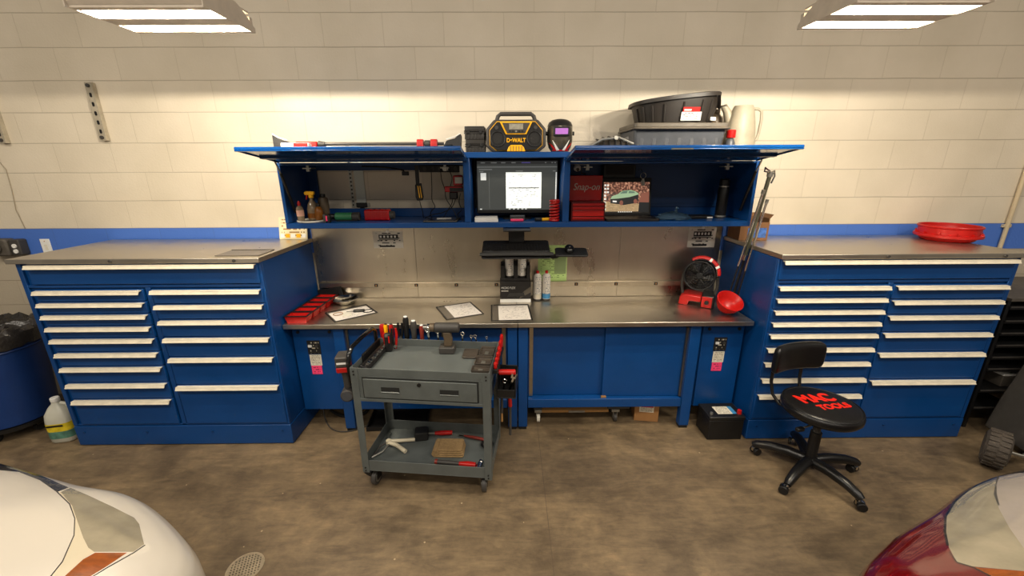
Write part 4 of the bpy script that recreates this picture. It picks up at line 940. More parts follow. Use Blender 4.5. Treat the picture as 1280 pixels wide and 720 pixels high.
t = thing('car_key', 'black car key fob on a ring lying on the tilted document sleeve', 'key', (-1.085, -0.345, BT + 0.0054), R(10))
MB().rbox(-0.04, 0.04, -0.016, 0.018, 0, 0.014, 0.012).build('fob', 'black', t, bevel=0.004)
MB().torus((0.062, -0.008, 0.004), 0.034, 0.003, n=24, m=6).build('ring', 'black', t)
MB().bx(-0.085, -0.04, -0.004, 0.004, 0.003, 0.006).build('blade', 'zinc', t)
# red trays along the bench end
def tray(label, c, rz):
    t = thing('parts_tray', label, 'tray', (c[0], c[1], BT), rz, 'open red parts trays in a row')
    def rect(hx, hy, z): return [(-hx, -hy, z), (hx, -hy, z), (hx, hy, z), (-hx, hy, z)]
    MB().loft([rect(0.062, 0.038, 0), rect(0.073, 0.046, 0.047), rect(0.0695, 0.0425, 0.047), rect(0.059, 0.035, 0.003)]).build('tray', 'red', t)
    o = MB()
    for a in ((-0.078, 0.078, -0.0505, -0.0395), (-0.078, 0.078, 0.0395, 0.0505)): o.bx(a[0], a[1], a[2], a[3], 0.0475, 0.0515)
    for a in ((-0.078, -0.067, -0.0395, 0.0395), (0.067, 0.078, -0.0395, 0.0395)): o.bx(a[0], a[1], a[2], a[3], 0.0475, 0.0515)
    o.build('rim', 'black', t)['label'] = 'black rim'
for k, lb in enumerate(('open red parts tray at the front corner of the bench, first of its row', 'open red parts tray touching the one at the front corner, second of its row', 'open red parts tray in the middle of the row along the drawer cabinet', 'open red parts tray fourth from the front corner, beside the steel bowl', 'open red parts tray furthest back, under the black folded card')):
    tray(lb, (-1.432 + 0.003 * k, -0.512 + 0.103 * k), R(1.0 - 0.6 * k))
t = thing('folded_card', 'black folded card leaning against the steel panel behind the red trays', 'card', (-1.395, -0.044, BT), 0)
MB(TR((0, 0, 0), ry=R(-9))).bx(-0.10, 0.09, -0.004, 0.0, 0.016, 0.095).build('sheet', 'black', t)
t = thing('magnetic_bowl', 'round polished steel parts bowl on the bench behind the red trays', 'bowl', (-1.262, -0.13, BT))
MB().lathe([(0.062, 0), (0.070, 0.004), (0.094, 0.032), (0.098, 0.036), (0.094, 0.037), (0.066, 0.010), (0.02, 0.008)], 32).build('dish', 'chrome', t, smooth=50)
MB().lathe([(0.05, -0.0), (0.05, 0.002)], 24).build('foot', 'rubber', t)
MB().lathe([(0.022, 0.009), (0.022, 0.014), (0.012, 0.016)], 20).build('magnet_cap', 'grey_dark', t)

# glove boxes with two cans standing on the rack behind
M['box_art'] = P('box_print', (34, 31, 30), 0.55, noise=(9, 0.5))
t = thing('glove_box', 'black printed disposable glove box with torn opening under the keyboard', 'box', (0.050, -0.09, BT), 0.0)
MB().bx(-0.118, 0.118, -0.055, 0.05, 0.0, 0.168).build('carton', 'box_art', t, bevel=0.002)
MB().bx(-0.118, 0.118, -0.0565, -0.055, 0.0, 0.026).build('white_strip', 'white', t)
MB().prism([(-0.068, 0.042), (-0.05, 0.076), (0.066, 0.078), (0.072, 0.05), (0.03, 0.046), (0.022, 0.026), (0.008, 0.045)], 'y', -0.058, -0.055).build('torn_opening', 'black_gloss', t)
letters('lettering', 'MICRO FLEX', 0.024, 'white', t, TR((-0.055, -0.0555, 0.115), rx=PI / 2), 0.0006, sx=0.8)
MB().bx(-0.108, -0.055, -0.0556, -0.055, 0.088, 0.095).build('small_print', 'label_txt', t, uv=(0, 2))
MB().prism([(0.03, 0.03), (0.118, 0.08), (0.118, 0.125), (0.08, 0.10), (0.05, 0.075)], 'y', -0.0558, -0.055).build('printed_hand', 'tote_lid', t)
t = thing('can_rack', 'open black two-place can rack standing on the glove box', 'rack', (0.050, -0.09, BT + 0.169), 0.0)
MB().bx(-0.112, 0.112, -0.052, 0.045, 0.0, 0.022).build('shelf', 'black', t, bevel=0.003)
MB().bx(-0.112, 0.112, 0.035, 0.045, 0.022, 0.13).build('back', 'black', t, bevel=0.003)
for x in (-0.108, 0.108): MB().bx(x - 0.004, x + 0.004, -0.047, 0.035, 0.022, 0.12).build('side', 'black', t, bevel=0.002)
for x0, x1 in ((-0.112, -0.080), (-0.010, 0.018), (0.086, 0.112)): MB().bx(x0, x1, -0.052, -0.048, 0.022, 0.12).build('front_tab', 'black', t, bevel=0.002)
M['can_lab'] = print_mat('can_print', (214, 208, 198), (110, 116, 130), 14, density=0.52, words=10)
def can(label, c, z, blue):
    t = thing('spray_can', label, 'spray can', (c[0], c[1], z), 0.3, 'white aerosol cans')
    MB().lathe([(0.030, 0.0), (0.032, 0.004), (0.032, 0.012)], 22).build('base_ring', 'grey_dark', t)
    o = MB().lathe([(0.0315, 0.0122), (0.032, 0.014), (0.032, 0.185), (0.028, 0.2), (0.016, 0.212), (0.013, 0.214)], 22).build('can', 'can_lab', t, smooth=50, uv=(0, 2))
    if blue: MB().lathe([(0.0323, 0.016), (0.0323, 0.055)], 22, cap=False).build('blue_band', blue, t)
    MB().lathe([(0.012, 0.2145), (0.012, 0.232), (0.008, 0.236)], 14).build('nozzle', 'red_deep' if blue else 'white', t)
M['blue_band'] = P('blue_print', (60, 130, 178), 0.4); M['beige_band'] = P('beige_print', (196, 188, 170), 0.45)
can('white aerosol can standing beside the glove box', (0.222, -0.085), BT, 'beige_band')
can('white aerosol can with a blue band at its base, right of the plain can', (0.292, -0.082), BT, 'blue_band')
can('white aerosol can in the black rack, the one nearer the cart', (0.005, -0.092), BT + 0.1915, None)
can('white aerosol can in the black rack, nearer the green sheet', (0.102, -0.092), BT + 0.1915, None)
# paper notices on the steel panel
M['green_grey'] = P('form_shading', (128, 146, 98), 0.6)
M['green_paper'] = print_mat('green_form', (172, 200, 124), (104, 128, 70), 20, density=0.5, words=8)
t = thing('green_form', 'light green printed form stuck on the steel panel behind the keyboard', 'paper', (0.345, -0.0105, 1.125), 0)
MB().bx(-0.115, 0.112, -0.002, 0.0, -0.145, 0.145).build('sheet', 'green_paper', t, uv=(0, 2))
MB().bx(0.015, 0.105, -0.0026, -0.002, -0.085, 0.06).build('shaded_block', 'green_grey', t)
M['notice'] = print_mat('notice', (214, 208, 196), (60, 58, 56), 7, density=0.52, words=8)
def notice(label, x0, x1, z0, z1, ang=0):
    cx, cz = (x0 + x1) / 2, (z0 + z1) / 2; w, h = (x1 - x0) / 2, (z1 - z0) / 2
    t = thing('notice_sign', label, 'notice', (cx, -0.0105, cz), 0, 'printed notices on the steel panel')
    MB().bx(-w, w, -0.002, 0.0, -h, h).build('sheet', 'notice', t, uv=(0, 2))
    MB().bx(-w * 0.62, w * 0.68, -0.0028, -0.002, h * 0.12, h * 0.62).build('black_panel', 'black', t)
    for k in range(5): MB().bx(-w * 0.55 + w * 0.24 * k, -w * 0.42 + w * 0.24 * k, -0.0034, -0.0028, h * 0.26, h * 0.5).build('pictogram', 'white', t)
    MB().bx(-w * 0.62, w * 0.68, -0.0028, -0.002, -h * 0.02, h * 0.06).build('rule', 'black', t)
    MB().bx(-w * 0.62, w * 0.42, -0.0028, -0.002, -h * 0.86, -h * 0.66).build('bottom_bar', 'black', t)
    MB().cyl((0, -0.002, h * 0.98), (0, -0.006, h * 0.98), 0.012, n=14).build('magnet', 'white', t)
notice('grey printed notice on the steel panel above the tilted sleeves', -1.040, -0.812, 1.254, 1.384)
notice('white printed notice on the steel panel above the red and black fan', 1.388, 1.60, 1.246, 1.40)

# keyboard arm below the wall cabinet
t = thing('hanging_keyboard_tray', 'black keyboard tray and arm fixed below the wall cabinet, mouse platform at its side', 'keyboard tray', (0.055, -0.40, 1.461))
MB().bx(-0.09, 0.09, -0.09, 0.22, -0.012, -0.0005).build('track', 'black', t, bevel=0.003)
MB().bx(-0.055, 0.055, 0.085, 0.135, -0.115, -0.012).build('arm', 'black', t, bevel=0.006)
TM = TR((0, -0.03, -0.155), rx=R(16))
MB(TM).rbox(-0.235, 0.225, -0.09, 0.175, -0.008, 0.0, 0.02).build('tray', 'black', t, bevel=0.002)
MB().prism([(0.16, -0.175), (0.30, -0.172), (0.27, -0.195), (0.24, -0.20)], 'y', -0.06, -0.02).build('side_bracket', 'black', t)
MM = TR((0.36, -0.055, -0.150), rx=R(9), rz=R(-4))
MB(MM).rbox(-0.105, 0.11, -0.075, 0.075, -0.012, 0.0, 0.025).build('mouse_platform', 'black', t, bevel=0.003)
KB = TR((0.055, -0.43, 1.461 - 0.155), rx=R(16))
t = thing('keyboard', 'black computer keyboard with a padded wrist rest on the hanging tray', 'keyboard', (0.055, -0.43, 1.3085), rot=(R(16), 0, 0))
MB().rbox(-0.225, 0.218, -0.035, 0.088, 0.0008, 0.020, 0.008).build('case', 'black', t, bevel=0.003)
kb = MB()
for j in range(6):
    for i in range(21):
        x = -0.215 + 0.0205 * i; y = -0.026 + 0.0185 * j
        kb.bx(x, x + 0.017, y, y + 0.0145, 0.020, 0.025)
kb.build('keys', 'black', t)
wr = []
for k in range(17):
    x = -0.245 + 0.485 * k / 16; q = 2 * k / 16 - 1; yy = -0.062 - 0.012 * q * q + 0.006; e = 1 - 0.45 * abs(q) ** 6
    wr.append([(x, yy + 0.030 * e * math.cos(a), 0.014 + 0.014 * e * math.sin(a)) for a in [2 * PI * i / 12 for i in range(12)]])
MB().loft(wr).build('wrist_rest', 'rubber', t, smooth=60)
t = thing('mouse', 'black computer mouse on the small hanging platform', 'mouse', (0.405, -0.452, 1.3155), rot=(R(9), 0, R(-4)))
MB().loft([[(0.033 * s * math.cos(a), 0.055 * s * math.sin(a), z) for a in [2 * PI * i / 20 for i in range(20)]] for s, z in ((0.92, 0.0), (1.0, 0.008), (0.94, 0.022), (0.7, 0.032), (0.3, 0.037))]).build('shell', 'black_gloss', t, smooth=60)
MB().cyl((-0.004, -0.022, 0.033), (0.004, -0.022, 0.033), 0.007, n=12).build('wheel', 'grey_dark', t)

# jobsite fan
t = thing('jobsite_fan', 'round red and black battery fan on the bench beside the red bowl', 'fan', (1.432, -0.200, BT), R(-30))
b = MB().prism([(-0.125, 0.0), (-0.06, 0.0), (-0.052, 0.035), (0.03, 0.035), (0.03, 0.078), (-0.08, 0.085), (-0.118, 0.065)], 'y', -0.085, 0.07)
b.build('base', 'red', t, bevel=0.008)['label'] = 'red base'
bb = MB().bx(0.032, 0.118, -0.09, 0.08, 0.0, 0.092).build('battery_dock', 'black', t, bevel=0.008)
fp = MB().bx(0.035, 0.105, -0.0965, -0.0905, 0.004, 0.086).build('red_front', 'red', bb, bevel=0.003)
MB().cyl((0.07, -0.097, 0.046), (0.07, -0.112, 0.046), 0.015, n=18).build('speed_knob', 'black', bb, bevel=0.002)
FM = TR((-0.005, -0.01, 0.222), rx=R(-8)) @ Matrix.Diagonal((0.82, 0.82, 0.82, 1))
hs = MB(FM).torus((0, -0.045, 0), 0.128, 0.008, 'y', 40, 8).torus((0, 0.045, 0), 0.128, 0.009, 'y', 40, 8)
for k in range(10):
    a = 2 * PI * k / 10; hs.tube([(0.128 * math.cos(a), -0.045, 0.128 * math.sin(a)), (0.128 * math.cos(a), 0.045, 0.128 * math.sin(a))], 0.005, 6)
hs.build('shroud', 'black', t, smooth=60)
g = MB(FM)
for rr_ in (0.035, 0.055, 0.075, 0.095, 0.112): g.torus((0, -0.052, 0), rr_, 0.0022, 'y', 36, 6)
for k in range(16):
    a = 2 * PI * k / 16; g.tube([(0.028 * math.cos(a), -0.053, 0.028 * math.sin(a)), (0.126 * math.cos(a + 0.25), -0.047, 0.126 * math.sin(a + 0.25))], 0.0022, 6)
g.build('front_guard', 'black_gloss', t, smooth=60)
MB(FM).cyl((0, -0.058, 0), (0, 0.05, 0), 0.028, n=24).build('hub', 'black', t, bevel=0.004)
for k in range(5):
    a = 2 * PI * k / 5
    bl = MB(FM @ TR((0, 0, 0), ry=a)); bl.loft([[(0.025, -0.012, -0.018), (0.025, 0.012, 0.018), (0.025, 0.016, 0.018), (0.025, -0.008, -0.018)], [(0.115, -0.018, -0.04), (0.115, 0.018, 0.035), (0.115, 0.021, 0.035), (0.115, -0.015, -0.04)]]); bl.build('blade', 'black', t)
for s in (-1, 1): MB().tube([(s * 0.116, 0.0, 0.222), (s * 0.122, 0.01, 0.14), (s * 0.108, 0.0, 0.06)], 0.011, 8).build('yoke', 'grey_dark', t)
hd = []
for k in range(13):
    a = R(118) - R(112) * k / 12; r_ = 0.158 + 0.012 * math.sin(PI * k / 12)
    cx, cz = r_ * math.cos(a), r_ * math.sin(a)
    hd.append((cx, -0.02, cz))
hm = MB(FM); rings = []
for i, p in enumerate(hd):
    n = Vector((p[0], 0, p[2])).normalized(); wv = 0.013
    rings.append([Vector(p) + n * a_ + Vector((0, b_, 0)) for a_, b_ in ((-wv, -0.05), (wv, -0.045), (wv, 0.05), (-wv, 0.045))])
hm.loft(rings).build('handle', 'red', t, bevel=0.005)['label'] = 'red carrying handle'
for k in (6, 9):
    p = hd[k]; a = math.atan2(p[2], p[0])
    MB(FM @ TR(p, ry=-a)).bx(-0.016, 0.0155, -0.054, -0.046, -0.010, 0.010).build('white_mark', 'white', t)
# red bowl tipped towards the camera
t = thing('red_bowl', 'empty red plastic bowl tipped on its side at the bench end', 'bowl', (1.535, -0.43, BT + 0.067), rot=(R(33), R(6), 0))
MB(TR((0, 0, -0.02))).lathe([(0.040, -0.025), (0.048, -0.022), (0.076, 0.022), (0.086, 0.062), (0.090, 0.064), (0.088, 0.068), (0.082, 0.064), (0.070, 0.022), (0.040, -0.016), (0.01, -0.018)], 36).build('bowl', 'red', t, smooth=50)
MB(TR((0, 0, -0.02))).torus((0, 0, 0.066), 0.0875, 0.0035, 'z', 36, 6).build('rim', 'red', t)
# telescopic poles leaning in the corner
M['pole_green'] = P('pole_grey_green', (120, 122, 104), 0.3, 0.8)
def pole(label, p0, p1, mat, r):
    p0, p1 = Vector(p0), Vector(p1); d = (p1 - p0)
    t = thing('support_pole', label, 'pole', p0, 0, 'poles leaning between bench and drawer cabinet')
    t_ = d / d.length; L_ = d.length
    MB().cyl((0, 0, 0), t_ * (L_ * 0.38), r * 0.75, n=10).build('lower_rod', 'black', t)
    MB().cyl(t_ * (L_ * 0.38), t_ * (L_ * 0.42), r * 1.15, n=12).build('joint', 'chrome', t)
    MB().cyl(t_ * (L_ * 0.42), t_ * (L_ * 0.97), r, n=12).build('upper_tube', mat, t)
    MB().cyl(t_ * (L_ * 0.955), t_ * (L_ * 0.985), r * 1.5, n=12).build('collar', 'zinc', t)
    return t, t_, L_
pt, td, tl = pole('grey-green telescopic pole with a wire hook at its top, leaning by the wall cabinet', (1.630, -0.30, BT), (1.667, -0.458, 1.83), 'pole_green', 0.0125)
e = td * tl
MB().tube([e * 0.985, e + Vector((-0.045, -0.005, 0.012)), e + Vector((-0.05, -0.01, -0.01)), e + Vector((-0.012, -0.008, -0.018)), e + Vector((0.02, 0.0, -0.006)), e + Vector((0.028, 0, -0.04)), e + Vector((0.012, 0, -0.085))], 0.0055, 8).build('hook', 'chrome', pt)
pole('thin chrome pole leaning just left of the grey-green telescopic pole', (1.603, -0.285, BT), (1.629, -0.48, 1.72), 'chrome', 0.0075)
pole('thin black-ended chrome rod leaning between the grey-green pole and the cabinet', (1.622, -0.365, BT), (1.654, -0.492, 1.66), 'chrome', 0.007)

# ================================================================== under the bench
t = thing('creeper', 'low wooden mechanic creeper on small casters under the bench', 'creeper', (0.50, -0.405, 0))
MB().bx(-0.26, 0.24, -0.075, 0.09, 0.090, 0.112).build('deck_board', 'wood', t, bevel=0.003)
MB().bx(-0.06, 0.06, -0.081, -0.0752, 0.094, 0.108).build('hand_grip', 'zinc', t)
for x in (-0.285, 0.295):
    for y in (-0.05, 0.07):
        c = MB().bx(x - 0.03, x + 0.03, y - 0.02, y + 0.02, 0.085, 0.108).build('caster_bracket', 'zinc', t, bevel=0.003)
        MB().cyl((x - 0.011, y, 0.032), (x + 0.011, y, 0.032), 0.032, n=20).build('wheel', 'plate' if x < 0 else 'grey_dark', c)
        MB().bx(x - 0.016, x - 0.012, y - 0.012, y + 0.012, 0.028, 0.088).bx(x + 0.012, x + 0.016, y - 0.012, y + 0.012, 0.028, 0.088).build('fork', 'zinc', c)
MB().bx(-0.32, -0.255, -0.06, 0.09, 0.108, 0.12).bx(0.235, 0.40, -0.06, 0.09, 0.108, 0.122).build('frame_rail', 'grey_dark', t)
t = thing('cardboard_box', 'small brown cardboard box with a printed label on the floor under the bench', 'box', (1.04, -0.40, 0), R(-8))
MB().bx(-0.088, 0.088, -0.07, 0.07, 0.001, 0.155).build('carton', 'card', t, bevel=0.002)
MB().bx(-0.055, 0.05, -0.0715, -0.07, 0.08, 0.142).build('label', 'tag_white', t, uv=(0, 2))
MB().bx(-0.045, 0.045, -0.0722, -0.0715, 0.122, 0.134).build('red_print', 'red', t)
MB().bx(-0.088, 0.088, -0.012, 0.012, 0.155, 0.1555).build('tape', 'wood', t)
t = thing('car_battery', 'black car battery with a red terminal cap on the floor by the drawer cabinet', 'battery', (1.510, -0.608, 0), R(1))
MB().bx(-0.122, 0.122, -0.085, 0.085, 0.001, 0.155).build('case', 'black', t, bevel=0.005)
MB().bx(-0.126, 0.126, -0.089, 0.089, 0.156, 0.186).build('lid', 'black', t, bevel=0.005)
MB().bx(-0.05, 0.055, -0.05, 0.04, 0.186, 0.1875).build('white_label', 'tag_white', t, uv=(0, 1))
MB().bx(0.055, 0.085, -0.05, 0.04, 0.186, 0.1872).build('blue_label', 'blue_band', t)
MB().cyl((0.102, -0.045, 0.186), (0.102, -0.045, 0.212), 0.016, 0.014, n=16).build('red_terminal_cap', 'red', t)
MB().cyl((-0.095, -0.045, 0.186), (-0.095, -0.045, 0.198), 0.012, 0.010, n=16).build('terminal', 'zinc', t)
cable('floor_cable', 'thin grey cable looping over the floor below the tagged box beside the cart', [(-1.44, -0.35, 0.147), (-1.445, -0.36, 0.08), (-1.41, -0.42, 0.01), (-1.33, -0.52, 0.006), (-1.25, -0.565, 0.006), (-1.16, -0.56, 0.006), (-1.06, -0.50, 0.006)], 0.005, 'grey_dark', None)
cable('black_hose', 'coiled black hose lying on the floor under the bench behind the loose cable', [(-1.42, -0.30, 0.013), (-1.30, -0.38, 0.013), (-1.15, -0.36, 0.013), (-1.13, -0.27, 0.013), (-1.2, -0.2, 0.013), (-1.38, -0.22, 0.013)], 0.012, 'rubber', None)
t = thing('wall_outlet_box', 'white round plug lying on the black hose under the bench', 'plug', (-1.23, -0.40, 0.0))
MB().cyl((0, 0, 0.001), (0, 0, 0.03), 0.02, 0.016, n=16).build('body', 'white', t, bevel=0.003)
for x in (-0.006, 0.006): MB().bx(x - 0.0015, x + 0.0015, -0.004, 0.004, 0.03, 0.046).build('pin', 'zinc', t)
t.name = 'plug'
t = thing('black_tray', 'shallow black tray on the floor under the bench behind the cart', 'tray', (-0.84, -0.42, 0), R(4))
MB().bx(-0.22, 0.22, -0.13, 0.13, 0.001, 0.006).bx(-0.22, 0.22, -0.13, -0.122, 0.006, 0.035).bx(-0.22, 0.22, 0.122, 0.13, 0.006, 0.035).bx(-0.22, -0.212, -0.122, 0.122, 0.006, 0.035).bx(0.212, 0.22, -0.122, 0.122, 0.006, 0.035).build('tray', 'black', t)
t = thing('plank', 'pale wooden plank lying under the bench behind the black tray', 'plank', (-0.95, -0.18, 0), R(8))
MB().bx(-0.2, 0.24, -0.05, 0.05, 0.001, 0.03).build('plank', 'wood', t)

# ================================================================== grey tool cart
CC = Vector((-0.470, -0.945, 0)); CA = R(-5.9)
def cart_at(x, y, z=0.0):
    c, s_ = math.cos(CA), math.sin(CA)
    return (CC.x + c * x - s_ * y, CC.y + s_ * x + c * y, z)
t = thing('tool_cart', 'grey steel two-tier tool cart with a drawer, loaded with hand tools', 'tool cart', CC, CA)
W_, D_ = 0.3875, 0.205
for sx in (-1, 1):
    for sy in (-1, 1):
        x, y = sx * W_, sy * D_
        p = MB().bx(min(x, x - sx * 0.042), max(x, x - sx * 0.042), min(y, y - sy * 0.003), max(y, y - sy * 0.003), 0.115, 0.806)
        p.bx(min(x, x - sx * 0.003), max(x, x - sx * 0.003), min(y - sy * 0.003, y - sy * 0.042), max(y - sy * 0.003, y - sy * 0.042), 0.115, 0.806)
        leg = p.build('corner_post', 'grey_paint', t, bevel=0.0015)
        if sy < 0:
            for z in (0.785, 0.765, 0.15, 0.13):
                MB().cyl((x - sx * 0.02, y - 0.0, z), (x - sx * 0.02, y - 0.004, z), 0.0045, n=8).build('bolt', 'black', leg)
def pan(zf, zt, nm):
    i = 0.0035
    MB().bx(-W_ + i, W_ - i, -D_ + i, D_ - i, zf - 0.004, zf).bx(-W_ + i, W_ - i, -D_ + i, -D_ + i + 0.003, zf, zt).bx(-W_ + i, W_ - i, D_ - i - 0.003, D_ - i, zf, zt).bx(-W_ + i, -W_ + i + 0.003, -D_ + i, D_ - i, zf, zt).bx(W_ - i - 0.003, W_ - i, -D_ + i, D_ - i, zf, zt).build(nm, 'grey_paint', t, bevel=0.0015)
pan(0.757, 0.804, 'top_shelf'); pan(0.130, 0.200, 'bottom_shelf')
MB().bx(-W_ + 0.004, W_ - 0.004, -D_ + 0.004, -D_ + 0.007, 0.605, 0.756).bx(-W_ + 0.004, -W_ + 0.007, -D_ + 0.007, D_ - 0.007, 0.605, 0.756).bx(W_ - 0.007, W_ - 0.004, -D_ + 0.007, D_ - 0.007, 0.605, 0.756).bx(-W_ + 0.004, W_ - 0.004, D_ - 0.007, D_ - 0.004, 0.605, 0.756).bx(-W_ + 0.004, W_ - 0.004, -D_ + 0.004, D_ - 0.004, 0.600, 0.605).build('drawer_housing', 'grey_paint', t, bevel=0.0015)
MB().bx(-W_ + 0.042, W_ - 0.042, -D_ - 0.001, -D_ + 0.004, 0.600, 0.618).build('drawer_rail', 'grey_paint', t, bevel=0.0015)
dr = MB().bx(-0.318, 0.318, -D_ - 0.0055, -D_ + 0.0035, 0.628, 0.742).build('drawer', 'grey_paint', t, bevel=0.0025)
M['shadow_gap'] = P('drawer_gap', (30, 31, 30), 0.7)  # flat dark colour standing in for shade in gaps and recesses
MB().bx(-0.326, 0.326, -D_ + 0.0035, -D_ + 0.0039, 0.620, 0.75).build('gap', 'shadow_gap', dr)
for x in (-0.165, 0.165):
    pl = MB().bx(x - 0.052, x + 0.052, -D_ - 0.0065, -D_ - 0.0055, 0.666, 0.698).build('pull_recess', 'shadow_gap', dr)
    MB().prism([(-D_ - 0.0068, 0.664), (-D_ - 0.010, 0.665), (-D_ - 0.010, 0.668), (-D_ - 0.0068, 0.670)], 'x', x - 0.052, x + 0.052).build('pull', 'grey_paint', pl)
MB().cyl((0, -D_ - 0.0055, 0.722), (0, -D_ - 0.011, 0.722), 0.011, n=16).build('lock', 'black', dr)
MB().tube([(-W_ - 0.014, -D_ + 0.03, 0.70), (-W_ - 0.014, -D_ + 0.02, 0.80), (-W_ - 0.012, -D_ + 0.03, 0.865), (-W_ - 0.01, -D_ + 0.07, 0.895), (-W_ - 0.01, 0.0, 0.90), (-W_ - 0.01, D_ - 0.07, 0.895), (-W_ - 0.012, D_ - 0.03, 0.865), (-W_ - 0.014, D_ - 0.02, 0.80), (-W_ - 0.014, D_ - 0.03, 0.70)], 0.0125, 10).build('push_handle', 'black_gloss', t, smooth=60)
for sx in (-1, 1):
    for sy in (-1, 1):
        x, y = sx * (W_ - 0.055), sy * (D_ - 0.05)
        a = R(-6) if sx < 0 else R(8)
        c = MB(TR((x, y, 0), rz=a)).bx(-0.03, 0.03, -0.035, 0.035, 0.118, 0.126)
        c.bx(-0.021, -0.018, -0.022, 0.022, 0.04, 0.118).bx(0.018, 0.021, -0.022, 0.022, 0.04, 0.118)
        c = c.build('caster', 'black', t, bevel=0.001)
        MB(TR((x, y, 0), rz=a)).cyl((-0.014, 0, 0.047), (0.014, 0, 0.047), 0.046, n=28).build('wheel', 'grey_dark', c, bevel=0.005)
        MB(TR((x, y, 0), rz=a)).cyl((-0.0155, 0, 0.047), (0.0155, 0, 0.047), 0.03, n=24).build('wheel_rim', 'zinc', c)
        if sx < 0: MB(TR((x, y, 0), rz=a)).prism([(-0.022, 0.085), (-0.06, 0.082), (-0.072, 0.072), (-0.05, 0.06), (-0.022, 0.05)], 'y', -0.018, 0.018).build('brake_pedal', 'black', c, bevel=0.003)
def on_cart(name, label, cat, x, y, z, rz=0.0, group=None, rot=None):
    p = cart_at(x, y, z)
    return thing(name, label, cat, p, CA + rz, group, rot=(rot[0], rot[1], rot[2] + CA) if rot else None)
# battery polisher clipped to the side
t = on_cart('hanging_polisher', 'battery polisher with red and grey battery and round head clipped to the cart side', 'polisher', -W_ - 0.072, -0.125, 0.60, 0.25)
MB().rbox(-0.037, 0.03, -0.05, 0.05, 0.185, 0.245, 0.01).build('battery', 'grey_dark', t, bevel=0.005)
MB().bx(-0.028, 0.022, -0.0508, -0.05, 0.205, 0.217).build('white_mark', 'white', t)
MB().rbox(-0.036, 0.029, -0.049, 0.049, 0.150, 0.184, 0.01).build('red_collar', 'red', t, bevel=0.006)
MB().tube([(0, 0, 0.16), (0.004, 0, 0.10), (0.006, 0, 0.04)], [0.026, 0.022, 0.022], 14).build('grip', 'grey_dark', t, smooth=60)
MB().cyl((0.004, -0.045, 0.0), (0.004, 0.04, 0.0), 0.038, n=28).build('head', 'grey_dark', t, bevel=0.008)
MB().cyl((0.004, -0.047, 0.0), (0.004, -0.045, 0.0), 0.028, n=24).build('pad', 'tote', t)
# socket rail inside the left rim
t = on_cart('socket_rail', 'black socket rail with silver bits along the handle side of the cart top', 'socket rail', -0.338, 0.015, 0.7575)
MB(TR(rx=0, ry=R(24))).bx(-0.026, 0.026, -0.17, 0.17, 0.012, 0.03).build('rail', 'black', t, bevel=0.003)
for k in range(13):
    y = -0.155 + 0.0258 * k
    MB(TR(ry=R(24))).cyl((0.004, y, 0.0302), (0.004, y, 0.046), 0.0085, n=10).build('bit', 'chrome' if k % 3 else 'grey_dark', t)
t = on_cart('black_case', 'folded black bit case standing behind the socket rail on the cart', 'case', -0.3745, 0.05, 0.7575)
MB().bx(-0.006, 0.006, -0.12, 0.12, 0.0005, 0.062).build('shell', 'black', t, bevel=0.003)
# rack of hand tools behind the back rim
t = on_cart('tool_rack', 'black magnetic tool rack fixed along the rear rim of the cart', 'tool rack', 0, D_ + 0.018, 0.775)
MB().bx(-0.385, 0.34, -0.014, 0.014, -0.012, 0.012).build('bar', 'black', t, bevel=0.002)
def upright(name, label, cat, x, h, r, mat, cap, y=D_ + 0.018, z=0.788, group='screwdrivers and tools along the cart rear rim', lean=0.0):
    t = on_cart(name, label, cat, x, y, z, 0, group, rot=(0, lean, 0))
    MB().lathe([(r * 0.55, 0.0), (r * 0.9, h * 0.10), (r * 0.82, h * 0.35), (r, h * 0.6), (r * 1.02, h * 0.84), (r * 0.75, h * 0.95)], 14).build('handle', mat, t, smooth=50)
    if cap: MB().lathe([(r * 0.7, h * 0.951), (r * 0.66, h * 0.985), (r * 0.4, h)], 14).build('end_cap', cap, t, smooth=50)
    return t
upright('screwdriver', 'tall black screwdriver with a white end cap, tallest in the cart rear rack', 'screwdriver', -0.212, 0.165, 0.0185, 'black', 'white')
upright('screwdriver', 'thick dark screwdriver with white end right of the tallest one in the rack', 'screwdriver', -0.163, 0.138, 0.0195, 'grey_dark', 'white')
M['redbrown'] = P('red_brown', (126, 44, 34), 0.35)
upright('screwdriver', 'dark red translucent screwdriver beside the ring spanners in the cart rack', 'screwdriver', -0.112, 0.108, 0.0145, 'redbrown', 'white')
upright('screwdriver', 'yellow-topped screwdriver beside the cart push handle', 'screwdriver', -0.348, 0.108, 0.0135, 'yellow', 'black')
upright('screwdriver', 'orange-red screwdriver between the yellow one and the black pliers', 'screwdriver', -0.312, 0.110, 0.0135, 'red', 'grey_dark')
upright('screwdriver', 'short orange-red screwdriver furthest left in the cart rear rack', 'screwdriver', -0.372, 0.105, 0.0165, 'red', None)
def pliers(label, x, y, z, h, m1, m2, rz):
    t = on_cart('pliers', label, 'pliers', x, y, z, rz, 'pliers standing in the cart corner')
    for s_, m_ in ((-1, m1), (1, m2)):
        MB().tube([(s_ * 0.004, 0, 0.0), (s_ * 0.009, 0, h * 0.3), (s_ * 0.015, 0, h * 0.7), (s_ * 0.012, 0, h)], [0.005, 0.008, 0.0085, 0.007], 8).build('handle', m_, t, smooth=60)
    MB().cyl((0, -0.008, h * 0.12), (0, 0.008, h * 0.12), 0.010, n=14).build('joint', 'zinc', t)
pliers('black and red handled pliers standing upright in the cart corner by the bit case', -0.268, 0.155, 0.758, 0.135, 'black', 'red', 0.3)
pliers('red handled slim pliers left of the fat black holder on the cart', -0.318, 0.150, 0.758, 0.105, 'red', 'black', 0.1)
pliers('all black pliers behind the black and red pair, in the rear rack', -0.252, D_ + 0.018, 0.788, 0.115, 'black', 'black', 0.0)
